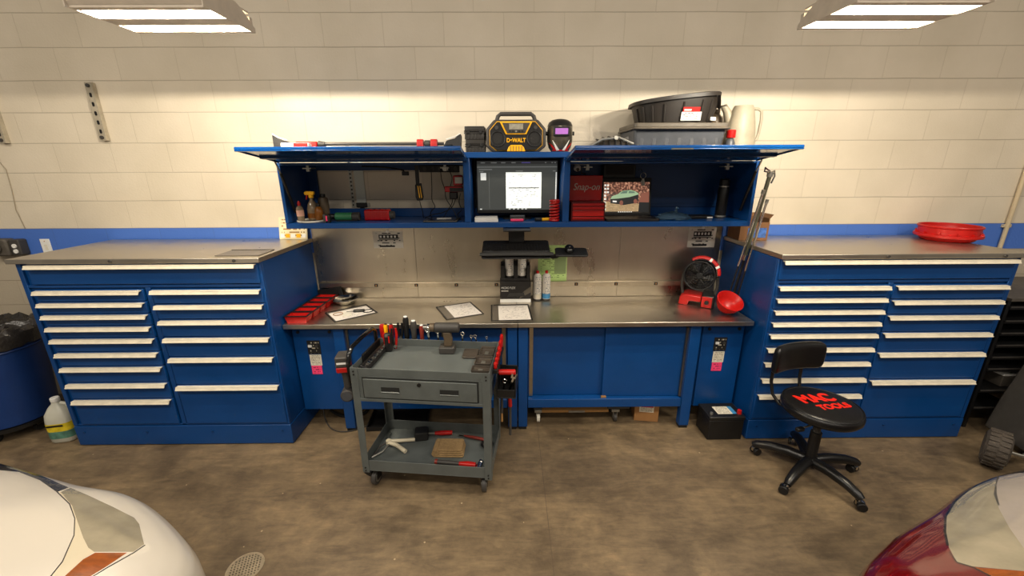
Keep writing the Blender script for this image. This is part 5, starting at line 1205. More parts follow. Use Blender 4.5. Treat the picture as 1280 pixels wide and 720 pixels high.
t = on_cart('bit_holder', 'fat black tool holder with a red stripe standing on the cart top near the handle', 'tool holder', -0.292, 0.115, 0.7575, 0.1)
MB().rbox(-0.020, 0.020, -0.016, 0.016, 0.0005, 0.118, 0.006).build('body', 'black', t, bevel=0.004)
MB().bx(0.006, 0.014, -0.0175, -0.016, 0.06, 0.105).build('red_stripe', 'red', t)
MB().bx(-0.014, 0.004, -0.0175, -0.016, 0.10, 0.114).build('grey_tab', 'zinc', t)
def spanner(label, x, h, r, lean):
    t = on_cart('ring_spanner', label, 'spanner', x, D_ + 0.018, 0.788, 0, 'ring spanners standing in the cart rear rack', rot=(0, lean, 0))
    MB().box((0, 0, h * 0.38), (r * 0.85, 0.005, h * 0.74)).build('shank', 'chrome', t, bevel=0.0015)
    MB().torus((0, 0, h), r * 0.95, r * 0.36, 'y', 22, 8).build('ring', 'chrome', t, smooth=60)
spanner('largest chrome ring spanner, next to the dark red screwdriver', -0.066, 0.075, 0.0165, R(-5))
spanner('second largest chrome ring spanner, just left of the cordless drill', -0.006, 0.068, 0.0135, R(-2))
spanner('chrome ring spanner just right of the cordless drill', 0.150, 0.055, 0.011, R(2))
spanner('short upright chrome ring spanner just left of the leaning one', 0.207, 0.038, 0.0085, 0)
spanner('chrome ring spanner leaning to the left beside a short upright one', 0.242, 0.042, 0.0095, R(-14))
spanner('tiny chrome ring spanner nearest the red screwdrivers', 0.308, 0.035, 0.0065, R(-4))
# cordless drill
t = on_cart('cordless_drill', 'dark grey cordless drill standing on its battery on the cart top', 'drill', 0.078, 0.135, 0.7575, R(4))
MB().rbox(-0.052, 0.045, -0.038, 0.038, 0.0005, 0.042, 0.012).build('battery', 'grey_dark', t, bevel=0.005)
MB().loft([[(x_, y_, z_) for x_, y_ in ((-0.024 + o, -0.018), (0.026 + o, -0.018), (0.026 + o, 0.018), (-0.024 + o, 0.018))] for z_, o in ((0.043, 0.0), (0.085, 0.004), (0.135, -0.004))]).build('grip', 'brown', t, bevel=0.006)
MB().bx(-0.036, -0.024, -0.008, 0.008, 0.10, 0.128).build('trigger', 'black', t, bevel=0.003)
MB().cyl((-0.075, 0, 0.162), (0.075, 0, 0.162), 0.031, n=22).build('motor_housing', 'grey_dark', t, bevel=0.007)
MB().cyl((-0.105, 0, 0.162), (-0.0755, 0, 0.162), 0.027, n=20).build('torque_collar', 'brown', t, bevel=0.003)
k = MB().cyl((-0.118, 0, 0.162), (-0.1055, 0, 0.162), 0.024, n=20).build('chuck_ring', 'chrome', t)
MB().cyl((-0.145, 0, 0.162), (-0.1185, 0, 0.162), 0.011, n=14).build('bit', 'zinc', k)
# grey parts trays
M['traygrey'] = P('tray_brown_grey', (70, 62, 54), 0.4, noise=(25, 0.2))
def dish(label, x0, x1, y0, y1, h):
    t = on_cart('organizer_tray', label, 'tray', (x0 + x1) / 2, (y0 + y1) / 2, 0.7575, 0, 'grey organizer trays on the cart top')
    a, b_ = (x1 - x0) / 2, (y1 - y0) / 2
    MB().loft([[(sx * a * q, sy * b_ * q, z) for sx, sy in ((-1, -1), (1, -1), (1, 1), (-1, 1))] for q, z in ((0.93, 0.0005), (1.0, h), (0.93, h), (0.86, 0.004))]).build('tray', 'traygrey', t, bevel=0.003)
    MB().bx(-a * 0.3, a * 0.2, -b_ * 0.4, b_ * 0.2, 0.0045, 0.009).build('washers', 'zinc', t)
dish('square grey organizer tray in the rear corner of the cart by the red screwdrivers', 0.278, 0.368, 0.070, 0.190, 0.022)
dish('grey organizer tray between the rear corner tray and the narrow front tray', 0.274, 0.370, -0.045, 0.058, 0.022)
dish('narrow grey organizer tray with washers at the front corner of the cart', 0.268, 0.372, -0.120, -0.060, 0.018)
t = on_cart('tray_cover', 'flat dark grey cover lying on the cart top left of the organizer trays', 'cover', 0.224, 0.11, 0.7575, R(3))
MB().rbox(-0.046, 0.046, -0.06, 0.06, 0.0005, 0.012, 0.012).build('cover', 'traygrey', t, bevel=0.003)
MB().rbox(-0.036, 0.036, -0.05, 0.05, 0.012, 0.014, 0.01).build('raised_panel', 'traygrey', t)
# red screwdrivers along the other rim
RS = [('nearest the front of the cart', -0.095, 0.040), ('second from the front of the cart', -0.045, 0.044), ('third from the front of the cart', 0.01, 0.052), ('fourth from the front of the cart', 0.065, 0.062), ('second from the rear rim of the cart', 0.125, 0.075), ('nearest the rear rim of the cart', 0.185, 0.088)]
t = on_cart('hanging_rail', 'black screwdriver rail on the outer face of the cart rim with red handles in it', 'tool rail', W_ + 0.016, 0.05, 0.765)
MB().bx(-0.0125, 0.0125, -0.16, 0.15, -0.012, 0.012).build('bar', 'black', t, bevel=0.002)
for lb, y, h in RS:
    upright('red_screwdriver', 'bright red screwdriver in the side rail, ' + lb, 'screwdriver', W_ + 0.016, h, 0.0105, 'red', 'red', y, 0.778, 'red screwdrivers in the cart side rail', R(2))
t = on_cart('hanging_basket', 'black side basket on the cart holding a red handled tool and spanners', 'basket', W_ + 0.075, -0.02, 0.60)
MB().bx(-0.055, 0.055, -0.09, 0.09, 0.0, 0.006).bx(-0.055, -0.050, -0.09, 0.09, 0.006, 0.12).bx(0.050, 0.055, -0.09, 0.09, 0.006, 0.11).bx(-0.05, 0.05, -0.09, -0.085, 0.006, 0.055).bx(-0.05, 0.05, 0.085, 0.09, 0.006, 0.12).build('basket', 'black', t, bevel=0.002)
t = on_cart('red_grip_tool', 'red handled tool lying across the cart side basket', 'hand tool', W_ + 0.075, -0.045, 0.712)
MB().cyl((-0.048, 0, 0.018), (0.05, 0, 0.022), 0.0165, n=14).build('grip', 'red', t, bevel=0.005)
MB().cyl((-0.058, 0, 0.018), (-0.0485, 0, 0.018), 0.010, n=12).build('steel_end', 'chrome', t)
MB().bx(-0.04, 0.04, 0.018, 0.05, 0.0, 0.016).build('frame', 'black', t)
t = on_cart('open_spanner', 'chrome spanner standing in the cart side basket', 'spanner', W_ + 0.085, -0.06, 0.607, 0, None, rot=(0, R(16), 0))
MB().bx(-0.006, 0.006, -0.003, 0.003, 0.0, 0.10).build('shank', 'chrome', t, bevel=0.001)
MB().prism([(-0.014, 0.10), (0.014, 0.10), (0.016, 0.125), (0.007, 0.128), (0.005, 0.112), (-0.005, 0.112), (-0.007, 0.128), (-0.016, 0.125)], 'y', -0.004, 0.004).build('jaw', 'chrome', t)
t = on_cart('combination_spanner', 'second chrome spanner leaning in the cart side basket near the post', 'spanner', W_ + 0.052, -0.065, 0.607, 0, None, rot=(0, R(9), 0))
MB().bx(-0.005, 0.005, -0.003, 0.003, 0.0, 0.07).build('shank', 'chrome', t, bevel=0.001)
MB().torus((0, 0, 0.08), 0.011, 0.004, 'y', 18, 6).build('ring', 'chrome', t)
t = on_cart('hanging_pry_bar', 'long dark pry bar with a red grip hanging below the cart side basket', 'pry bar', W_ + 0.085, 0.03, 0.26)
MB().cyl((0, 0, 0.0), (0, 0, 0.20), 0.008, n=10).build('bar', 'grey_dark', t)
MB().cyl((-0.0, 0, 0.20), (-0.004, 0, 0.335), 0.0115, n=12).build('red_grip', 'red', t, bevel=0.003)
t = on_cart('hanging_punch', 'dark bar with a brass tip hanging below the cart side basket beside the post', 'punch', W_ + 0.035, 0.02, 0.36)
MB().cyl((0, 0, 0.06), (0, 0, 0.235), 0.008, n=10).build('bar', 'grey_dark', t)
MB().cyl((0, 0, 0.0), (0, 0, 0.06), 0.006, n=10).build('brass_tip', 'wood', t)
# things on the lower shelf
ZS = 0.1305
t = on_cart('locking_pliers', 'cream handled long-reach hose pliers lying on the cart lower shelf', 'pliers', -0.25, 0.0, ZS, 0.0)
for pts, nm, mt, rr_ in (([(-0.06, 0.03, 0.03), (0.0, 0.045, 0.026), (0.09, 0.075, 0.018)], 'handle', 'cream', 0.012), ([(-0.06, 0.015, 0.03), (-0.005, -0.0, 0.026), (0.07, -0.045, 0.018)], 'handle', 'cream', 0.0135),
                     ([(-0.075, 0.03, 0.028), (-0.095, 0.06, 0.026), (-0.10, 0.14, 0.012)], 'jaw', 'chrome', 0.006), ([(-0.055, 0.01, 0.026), (-0.075, -0.06, 0.02), (-0.125, -0.105, 0.009)], 'jaw', 'zinc', 0.0065), ([(-0.08, 0.02, 0.026), (-0.11, -0.02, 0.02), (-0.12, -0.085, 0.008)], 'jaw', 'grey_dark', 0.0055)):
    MB().tube(pts, rr_, 8).build(nm, mt, t, smooth=60)
MB().cyl((-0.066, 0.022, 0.012), (-0.066, 0.022, 0.044), 0.016, n=18).build('joint', 'cream', t, bevel=0.002)
t = on_cart('dark_mallet', 'black rubber mallet head with a red handle lying on the cart lower shelf', 'mallet', -0.118, 0.122, ZS, R(14))
MB().rbox(-0.055, 0.035, -0.04, 0.04, 0.001, 0.062, 0.015, 'y').build('head', 'rubber', t, bevel=0.008)
MB().cyl((0.0355, 0, 0.03), (0.075, 0, 0.026), 0.007, n=10).build('shaft', 'zinc', t)
MB().tube([(0.0755, 0, 0.026), (0.12, 0, 0.022), (0.19, 0, 0.017)], [0.011, 0.016, 0.0145], 12).build('handle', 'red', t, smooth=60)
M['cloth'] = P('tan_cloth', (150, 122, 82), 0.9, noise=(60, 0.25), bump=(120, 0.5))
t = on_cart('folded_cloth', 'folded tan shop cloth on the cart lower shelf behind the red hammer', 'cloth', 0.098, 0.005, ZS, R(4))
for k in range(4):
    MB().rbox(-0.088 + 0.004 * k, 0.086 - 0.003 * k, -0.062 + 0.003 * k, 0.062, 0.001 + 0.0125 * k, 0.0125 + 0.0125 * k, 0.012).build('fold', 'cloth', t, bevel=0.004)
MB().tube([(-0.088, -0.06, 0.026), (-0.088, 0.0, 0.026), (-0.086, 0.06, 0.026)], 0.024, 10).build('rolled_edge', 'cloth', t, smooth=60)
t = on_cart('hammer', 'ball hammer with red and grey handle lying at the front of the cart lower shelf', 'hammer', 0.18, -0.128, ZS, R(-3))
MB().tube([(-0.135, 0.0, 0.022), (-0.06, 0, 0.024), (0.0, 0, 0.024)], [0.012, 0.0125, 0.010], 10).build('grip', 'grey_dark', t, smooth=60)
MB().cyl((-0.15, 0, 0.022), (-0.135, 0, 0.022), 0.0155, n=14).build('red_pommel', 'redbrown', t)
MB().tube([(0.0, 0, 0.024), (0.05, 0, 0.025), (0.10, 0, 0.025)], [0.012, 0.018, 0.0155], 12).build('red_handle', 'red', t, smooth=60)
hh = MB().cyl((0.125, -0.035, 0.026), (0.125, 0.012, 0.026), 0.0185, n=16).ball((0.125, 0.028, 0.026), 0.017, 12, 8).build('head', 'chrome', t, smooth=50)
t = on_cart('steel_knob', 'small silver knob lying at the front of the cart lower shelf under the hammer grip', 'knob', 0.055, -0.165, ZS)
MB().lathe([(0.010, 0.0), (0.014, 0.006), (0.014, 0.02), (0.008, 0.026)], 16).build('body', 'white', t, smooth=50)
t = on_cart('red_cutter', 'red handled cutter lying at the back of the cart lower shelf beside the post', 'cutter', 0.25, 0.13, ZS, R(-5))
MB().tube([(-0.10, 0.01, 0.012), (-0.03, 0.0, 0.016), (0.06, -0.01, 0.014)], [0.006, 0.011, 0.010], 10).build('handle', 'redbrown', t, smooth=60)
MB().torus((0.07, -0.045, 0.012), 0.032, 0.009, 'z', 22, 8).build('loop', 'black', t)
MB().cyl((-0.135, 0.012, 0.008), (-0.10, 0.01, 0.012), 0.006, n=10).build('tip', 'chrome', t)

# ================================================================== round work stool
t = thing('work_stool', 'black round-seat rolling stool with backrest and red lettering on the seat', 'stool', (1.868, -1.018, 0), R(13))
MB().lathe([(0.15, 0.402), (0.196, 0.406), (0.208, 0.422), (0.209, 0.445), (0.200, 0.462), (0.18, 0.470), (0.02, 0.474)], 48, c=(0.012, 0.016, 0.018)).build('seat', 'vinyl', t, smooth=60)
MB().torus((0.012, 0.016, 0.480), 0.201, 0.0035, 'z', 48, 6).build('seat_piping', 'vinyl', t)
M['logo_red'] = P('logo_red', (226, 36, 22), 0.45)
letters('lettering_upper', 'MAC', 0.112, 'logo_red', t, TR((0.018, 0.060, 0.4915), rz=R(-6)), 0.0012, shear=-0.2, sx=0.92, bold=0.005)
letters('lettering_lower', 'TOOLS', 0.066, 'logo_red', t, TR((0.042, -0.034, 0.4915), rz=R(-5)), 0.0012, sx=0.95, bold=0.003)
MB().bx(-0.10, 0.10, -0.09, 0.12, 0.396, 0.4185).build('seat_plate', 'black', t, bevel=0.003)
MB().cyl((0, 0, 0.10), (0, 0, 0.30), 0.030, n=22).build('gas_column', 'black', t)
MB().cyl((0.0, 0, 0.30), (0.004, 0.006, 0.396), 0.021, n=20).build('inner_column', 'grey_dark', t)
lv = MB().tube([(-0.03, -0.02, 0.384), (-0.13, -0.03, 0.378), (-0.16, -0.03, 0.372)], 0.006, 8).build('lever', 'zinc', t)
MB().rbox(-0.20, -0.15, -0.045, -0.018, 0.360, 0.380, 0.008).build('lever_pad', 'black', lv, bevel=0.003)
br = []
for q in (-1, -0.985, -0.95, -0.88, -0.75, -0.5, -0.25, 0, 0.25, 0.5, 0.75, 0.88, 0.95, 0.985, 1):
    x = 0.185 * q; yb = 0.235 - 0.035 * q * q; e = {1: 0.62, 0.985: 0.78, 0.95: 0.90, 0.88: 0.97}.get(abs(q), 1.0)
    br.append([(x - 0.012, yb + 0.032 * e * math.copysign(abs(math.cos(a)) ** 0.6, math.cos(a)) * (1 if math.cos(a) < 0 else 0.6), 0.700 + 0.09 * e * math.copysign(abs(math.sin(a)) ** 0.45, math.sin(a))) for a in [2 * PI * i / 28 for i in range(28)]])
MB().loft(br).build('backrest', 'vinyl', t, smooth=70)
for x in (-0.125, 0.10):
    MB().tube([(x, 0.248, 0.69), (x, 0.258, 0.60), (x, 0.255, 0.52), (x * 0.95, 0.235, 0.44), (x * 0.85, 0.19, 0.398), (x * 0.7, 0.10, 0.394)], 0.010, 8).build('back_bracket', 'black', t, smooth=60)
MB().cyl((0, 0, 0.072), (0, 0, 0.125), 0.052, 0.038, n=24).build('base_hub', 'black', t, bevel=0.004)
for k in range(5):
    a = R(-72 + 72 * k - 13 - 1); c, s_ = math.cos(a), math.sin(a)
    pts = [(0.03 * c, 0.03 * s_, 0.098), (0.12 * c, 0.12 * s_, 0.108), (0.22 * c, 0.22 * s_, 0.100), (0.285 * c, 0.285 * s_, 0.082), (0.305 * c, 0.305 * s_, 0.070)]
    lg = MB().tube(pts, [0.033, 0.031, 0.028, 0.025, 0.020], 12).build('base_arm', 'vinyl', t, smooth=60)
    p = (0.295 * c, 0.295 * s_); ca = a + 0.9 + k
    cs = MB(TR((p[0], p[1], 0), rz=ca)); cs.cyl((0, 0, 0.05), (0, 0, 0.075), 0.007, n=10).prism([(-0.012, 0.028), (0.03, 0.028), (0.026, 0.05), (0.008, 0.056), (-0.012, 0.052)], 'y', -0.009, 0.009)
    cs = cs.build('caster', 'chrome', t)
    for sy in (-0.0175, 0.0175):
        MB(TR((p[0], p[1], 0), rz=ca)).cyl((0.014, sy - 0.0075, 0.026), (0.014, sy + 0.0075, 0.026), 0.0255, n=20).build('wheel', 'black', cs, bevel=0.003)

# ================================================================== beside and on the drawer cabinets
TT = 1.3355
M['bin_blue'] = P('bin_blue', (14, 48, 104), 0.5, noise=(6, 0.12))
M['liner'] = P('liner_film', (50, 46, 42), 0.18, bump=(26, 0.8), noise=(10, 0.3))
t = thing('trash_bin', 'round blue trash bin with black liner on a wheeled dolly by the drawer cabinet', 'trash bin', (-3.66, -0.47, 0))
MB().lathe([(0.215, 0.108), (0.225, 0.115), (0.272, 0.73), (0.282, 0.735), (0.282, 0.76), (0.268, 0.765), (0.262, 0.72), (0.218, 0.13)], 40).build('bin', 'bin_blue', t, smooth=40)
MB().torus((0, 0, 0.66), 0.268, 0.008, 'z', 40, 6).build('band', 'bin_blue', t)
rr = random.Random(11); rings = []
for k, (r_, z) in enumerate(((0.285, 0.68), (0.291, 0.74), (0.288, 0.775), (0.262, 0.80), (0.22, 0.79), (0.15, 0.80), (0.05, 0.79))):
    rings.append([((r_ + rr.uniform(-1, 1) * (0.004 if k < 3 else 0.014)) * math.cos(2 * PI * i / 48), (r_ + rr.uniform(-1, 1) * (0.004 if k < 3 else 0.014)) * math.sin(2 * PI * i / 48), z + rr.uniform(-1, 1) * (0.012 if k == 0 else 0.004 if k < 3 else 0.03)) for i in range(48)])
MB().loft(rings, cap=False).build('liner', 'liner', t, smooth=25)['label'] = 'crumpled black liner'
MB().lathe([(0.20, 0.075), (0.235, 0.08), (0.238, 0.106), (0.2, 0.107)], 36).build('dolly', 'black', t)
for k in range(5):
    a = R(-80 + 72 * k); x, y = 0.175 * math.cos(a), 0.175 * math.sin(a)
    c = MB().bx(x - 0.018, x + 0.018, y - 0.02, y + 0.02, 0.05, 0.075).build('caster', 'grey_dark', t)
    MB().cyl((x - 0.012, y, 0.034), (x + 0.012, y, 0.034), 0.033, n=18).build('wheel', 'rubber', c)
# coolant jugs
M['jug_clear'] = P('jug_translucent', (214, 212, 196), 0.35, trans=0.25, noise=(8, 0.08))
M['jug_label_y'] = P('jug_label_yellow', (222, 196, 40), 0.45, noise=(26, 0.4)); M['jug_label_g'] = P('jug_label_green', (84, 128, 110), 0.45, noise=(20, 0.6))
def jug(label, c, rz, labels):
    t = thing('coolant_jug', label, 'jug', (c[0], c[1], 0), rz, 'plastic jugs beside the drawer cabinet')
    def sq(a, b_, z, ox=0.0):
        return [(ox + a * math.copysign(abs(math.cos(q)) ** 0.6, math.cos(q)), b_ * math.copysign(abs(math.sin(q)) ** 0.6, math.sin(q)), z) for q in [2 * PI * i / 28 for i in range(28)]]
    MB().loft([sq(0.066, 0.058, 0.001), sq(0.075, 0.066, 0.012), sq(0.076, 0.067, 0.165), sq(0.07, 0.06, 0.215), sq(0.042, 0.038, 0.265), sq(0.021, 0.021, 0.288), sq(0.020, 0.020, 0.302)]).build('body', 'jug_clear', t, smooth=60)
    MB().lathe([(0.024, 0.3025), (0.025, 0.306), (0.025, 0.326), (0.022, 0.33)], 20).build('cap', 'white', t)
    MB().tube([(0.024, 0, 0.285), (0.055, 0, 0.275), (0.074, 0, 0.235), (0.072, 0, 0.19)], 0.012, 8).build('handle', 'jug_clear', t, smooth=60)
    if labels:
        def band(z0, z1, mt, nm):
            MB().loft([sq(0.0775, 0.0685, z0), sq(0.0775, 0.0685, z1)], cap=False).build(nm, mt, t, smooth=60)
        band(0.04, 0.095, 'jug_label_g', 'green_label'); band(0.0955, 0.155, 'jug_label_y', 'yellow_label')
        MB().bx(-0.05, 0.045, -0.0705, -0.069, 0.135, 0.148).build('label_print', 'black', t)
jug('translucent plastic jug with a yellow and green label on the floor', (-3.172, -0.60), R(12), True)
jug('plain translucent jug wedged between the labelled jug and the drawer cabinet', (-3.085, -0.44), R(5), False)
# wall fittings
M['fitting'] = P('fitting_grey', (84, 78, 70), 0.55, noise=(20, 0.3))
t = thing('wall_socket_box', 'dusty grey industrial socket box on the wall above the trash bin', 'socket box', (-3.80, -0.001, 1.285))
t.name = 'industrial_socket'
MB().rbox(-0.13, 0.03, -0.075, 0.0, -0.065, 0.065, 0.02, 'y').build('box', 'fitting', t, bevel=0.012)
MB().cyl((-0.05, -0.075, 0.0), (-0.05, -0.09, 0.0), 0.042, n=24).build('socket_cover', 'fitting', t, bevel=0.006)
e = MB().rbox(0.035, 0.11, -0.06, 0.0, -0.06, 0.06, 0.012, 'y').build('switch_side', 'grey_dark', t, bevel=0.006)
for z in (0.012, -0.028): MB().cyl((0.075, -0.06, z), (0.075, -0.067, z), 0.016, n=14).build('button', 'white', e)
def plate(label, x, z):
    t = thing('wall_outlet_plate', label, 'socket plate', (x, -0.001, z), 0, 'white plates on the blue wall band')
    t.name = 'outlet_cover'
    MB().bx(-0.036, 0.036, -0.006, 0.0, -0.055, 0.055).build('plate', 'white', t, bevel=0.002)
    MB().cyl((0, -0.006, 0.038), (0, -0.0075, 0.038), 0.004, n=8).build('screw', 'card', t)
    MB().bx(-0.012, 0.012, -0.0075, -0.006, -0.03, 0.012).build('socket', 'plate', t)
plate('white socket plate on the blue wall band beside the grey socket box', -3.552, 1.285)
plate('white socket plate on the blue wall band behind the red tub', 3.505, 1.315)
M['strut_paint'] = P('strut_paint', (176, 166, 146), 0.5, 0.2, noise=(24, 0.25))
def strut(label, x, z0, z1):
    t = thing('strut_channel', label, 'strut channel', (x, -0.001, z0), 0, 'slotted strut channels on the block wall')
    t.name = 'strut_mount'
    h = z1 - z0
    b_ = MB().bx(-0.024, 0.024, -0.030, -0.026, 0, h).bx(-0.024, -0.020, -0.026, 0.0, 0, h).bx(0.020, 0.024, -0.026, 0.0, 0, h)
    b_.build('channel', 'strut_paint', t)
    for k in range(5): MB().rbox(-0.008, 0.008, -0.0315, -0.0302, 0.06 + k * (h - 0.14) / 4 - 0.014, 0.06 + k * (h - 0.14) / 4 + 0.014, 0.007, 'y').build('slot', 'black', t)
    for z in (0.02, h - 0.02): MB().cyl((0, -0.030, z), (0, -0.040, z), 0.012, n=10).build('bolt', 'grey_dark', t)
strut('short slotted strut channel on the wall above the drawer cabinet and trash bin', -2.872, 2.045, 2.42)
strut('slotted strut channel higher up the wall above the thin crack in the blocks', -3.585, 2.03, 2.40)
M['pipe'] = P('painted_pipe', (196, 178, 146), 0.5)
t = thing('wall_conduit', 'cream painted conduit running up the block wall beyond the red tub', 'conduit', (3.845, -0.018, 1.15))
t.name = 'conduit_mount'
MB().cyl((0, 0, 0), (0, 0, 3.2), 0.014, n=14).build('pipe', 'pipe', t)
for z in (0.25, 1.0): MB().bx(-0.03, 0.03, -0.004, 0.017, z - 0.012, z + 0.012).build('clip', 'pipe', t, bevel=0.002)
t = thing('bench_mat', 'thin dark grey mat on the steel top of the cabinet nearest the trash bin', 'mat', (-1.675, -0.565, TT), R(1))
MB().bx(-0.135, 0.135, -0.088, 0.088, 0.0003, 0.004).build('mat', 'sleeve_grey', t, bevel=0.001)
MB().bx(-0.137, 0.137, 0.080, 0.090, 0.004, 0.006).build('edge', 'black', t)
M['poster'] = print_mat('spare_part_card', (226, 214, 176), (150, 112, 52), 7, density=0.47, words=6)
t = thing('card_display', 'cream printed card leaning on the wall behind the cabinet with the mat', 'card', (-1.625, -0.055, TT), 0)
MB(TR(rx=R(-12))).bx(-0.105, 0.105, -0.004, 0.0, 0.001, 0.165).build('card', 'poster', t, uv=(0, 2))
for k in range(5): MB(TR(rx=R(-12))).bx(-0.095 + 0.04 * k, -0.065 + 0.04 * k, -0.008, -0.0042, 0.012, 0.04).build('pocket_card', 'yellow' if k % 2 else 'white', t)
# red tub upside down on the far cabinet
t = thing('red_tub', 'red round plastic tub with a wide flange on the steel cabinet top', 'tub', (3.150, -0.245, TT))
t.scale = (0.80, 0.80, 0.86)
MB().lathe([(0.165, 0.0005), (0.175, 0.006), (0.195, 0.030), (0.224, 0.034), (0.228, 0.042), (0.226, 0.056), (0.203, 0.060), (0.205, 0.105), (0.214, 0.112), (0.214, 0.120), (0.196, 0.120), (0.192, 0.05), (0.16, 0.012)], 48).build('body', 'red', t, smooth=40)
for k in range(12):
    a = 2 * PI * k / 12; MB(TR(rz=a)).bx(0.203, 0.222, -0.003, 0.003, 0.058, 0.075).build('rib', 'red', t)
MB().torus((0, 0, 0.12), 0.205, 0.006, 'z', 48, 6).build('rim', 'red', t)
# carton on the far cabinet behind the poles
M['card_dark'] = P('brown_carton', (116, 80, 48), 0.8, noise=(10, 0.15))
t = thing('open_carton', 'open brown cardboard carton with two blue pictures on the cabinet behind the poles', 'box', (1.772, -0.13, TT), R(-3))
o = MB().bx(-0.10, 0.10, -0.09, -0.085, 0.0005, 0.13).bx(-0.10, 0.10, 0.085, 0.09, 0.0005, 0.155).bx(-0.10, -0.095, -0.085, 0.085, 0.0005, 0.14).bx(0.095, 0.10, -0.085, 0.085, 0.0005, 0.155).bx(-0.095, 0.095, -0.085, 0.085, 0.0005, 0.006)
o.build('carton', 'card_dark', t)
MB(TR((0.10, 0, 0.155), ry=R(38))).bx(-0.003, 0.0, -0.085, 0.085, 0.0, 0.035).build('flap', 'card_dark', t)
MB(TR((0, 0.088, 0.155), rx=R(-30))).bx(-0.09, 0.09, 0.0, 0.003, 0.0, 0.03).build('flap', 'card_dark', t)
M['blue_pic'] = P('blue_picture', (62, 104, 176), 0.5, noise=(40, 0.7))
for x in (-0.045, 0.03): MB().bx(x, x + 0.055, -0.0912, -0.09, 0.02, 0.09).build('blue_picture', 'blue_pic', t)

# ================================================================== far side: shelving and wheeled machine
M['shelf_black'] = P('shelf_black', (20, 20, 21), 0.35, coat=0.2)
t = thing('shelving_unit', 'dark open shelving unit standing beyond the drawer cabinet', 'shelving', (3.86, -0.34, 0))
for k, z in enumerate((0.16, 0.30, 0.47, 0.56, 0.65, 0.74, 0.83, 0.93)):
    s_ = MB().bx(-0.50, 0.60, -0.24, 0.28, z - 0.012, z + 0.012).build('shelf', 'shelf_black', t, bevel=0.002)
    MB().bx(-0.50, 0.60, -0.246, -0.2405, z + 0.004, z + 0.014).build('edge_strip', 'grey_dark', s_)
for x in (-0.51, 0.61):
    for y in (-0.22, 0.26):
        MB().bx(x - 0.012, x + 0.012, y - 0.015, y + 0.015, 0.0, 0.98).build('post', 'shelf_black', t)
MB().bx(-0.50, 0.60, 0.285, 0.30, 0.02, 0.97).build('back_sheet', 'shelf_black', t)
MB().bx(-0.52, 0.62, -0.25, 0.30, 0.981, 1.0).build('top_board', 'fitting', t)
t = thing('parts_box', 'pale grey box on a low shelf of the dark shelving unit', 'box', (3.62, -0.45, 0.3125))
MB().bx(-0.07, 0.07, -0.09, 0.09, 0.0005, 0.085).build('box', 'fitting', t, bevel=0.004)
MB().bx(-0.072, 0.072, -0.092, 0.092, 0.0855, 0.105).build('lid', 'white', t, bevel=0.003)
t = thing('tape_roll', 'white roll standing on a low shelf of the dark shelving unit', 'roll', (3.86, -0.46, 0.3125))
MB().cyl((0, -0.05, 0.061), (0, 0.05, 0.061), 0.06, n=26).build('roll', 'white', t, bevel=0.004)
MB().cyl((0, -0.052, 0.061), (0, 0.052, 0.061), 0.025, n=20).build('core', 'card', t)
t = thing('rag_bundle', 'tan rag bundle on the lowest shelf of the dark shelving unit', 'rag', (3.72, -0.46, 0.1725))
rings = []
for k, (r_, z) in enumerate(((0.06, 0.001), (0.09, 0.014), (0.085, 0.035), (0.05, 0.055), (0.01, 0.062))):
    rings.append([((r_ + rr.uniform(-.01, .01)) * math.cos(2 * PI * i / 18), (r_ * 0.8 + rr.uniform(-.01, .01)) * math.sin(2 * PI * i / 18), z) for i in range(18)])
MB().loft(rings).build('cloth', 'cloth', t, smooth=40)
M['tyre'] = P('dusty_tyre', (74, 66, 58), 0.8, noise=(30, 0.3), bump=(120, 0.3))
t = thing('wheeled_machine', 'dark grey wheeled shop machine with a ribbed rubber tyre before the dark shelving', 'machine', (3.13, -0.94, 0), R(-10))
TW = TR((-0.03, -0.03, 0), rz=R(-40))
tr = MB(TW)
prof = [(-0.046, 0.07), (-0.056, 0.092), (-0.044, 0.112), (0.0, 0.118), (0.044, 0.112), (0.056, 0.092), (0.046, 0.07)]
rings = [[(x, r_ * math.cos(2 * PI * i / 40), 0.1225 + r_ * math.sin(2 * PI * i / 40)) for x, r_ in prof] for i in range(41)]
tr.loft2([[Vector(p) for p in r_] for r_ in rings]); ty = tr.build('tyre', 'tyre', t, smooth=40)
for k in range(44):
    a = 2 * PI * k / 44; x = 0.023 if k % 2 else -0.023
    MB(TW @ TR((x, 0, 0.1225), rx=a)).bx(-0.022, 0.022, 0.112, 0.122, -0.0075, 0.0075).build('tread_block', 'tyre', ty)
MB(TW).cyl((-0.04, 0, 0.1225), (0.04, 0, 0.1225), 0.072, n=28).build('rim', 'grey_dark', ty, bevel=0.005)
MB().tube([(-0.03, -0.03, 0.1225), (0.06, -0.09, 0.1225), (0.27, 0.0, 0.16)], 0.012, 10).build('axle', 'zinc', t)
MB().loft([[(x, y, z) for x, y in ((a, b_), (0.80, b_), (0.80, 0.34), (a, 0.34))] for z, a, b_ in ((0.06, 0.21, -0.14), (0.30, 0.245, -0.12), (0.46, 0.28, -0.06), (0.62, 0.315, 0.0))]).build('housing', 'grey_dark', t, bevel=0.012)
MB().loft([[(x, y, z) for x, y in ((a, b_), (0.76, b_), (0.76, 0.30), (a, 0.30))] for z, a, b_ in ((0.621, 0.32, 0.02), (0.78, 0.345, 0.05), (0.86, 0.38, 0.08))]).build('cowl', 'black', t, bevel=0.03, seg=3)
MB().tube([(0.30, -0.06, 0.42), (0.262, -0.06, 0.55), (0.28, -0.04, 0.68), (0.35, 0.0, 0.76)], 0.016, 10).build('handle_hoop', 'black', t, smooth=60)
MB().bx(0.31, 0.7, -0.16, -0.138, 0.10, 0.26).build('vent_panel', 'black', t, bevel=0.004)
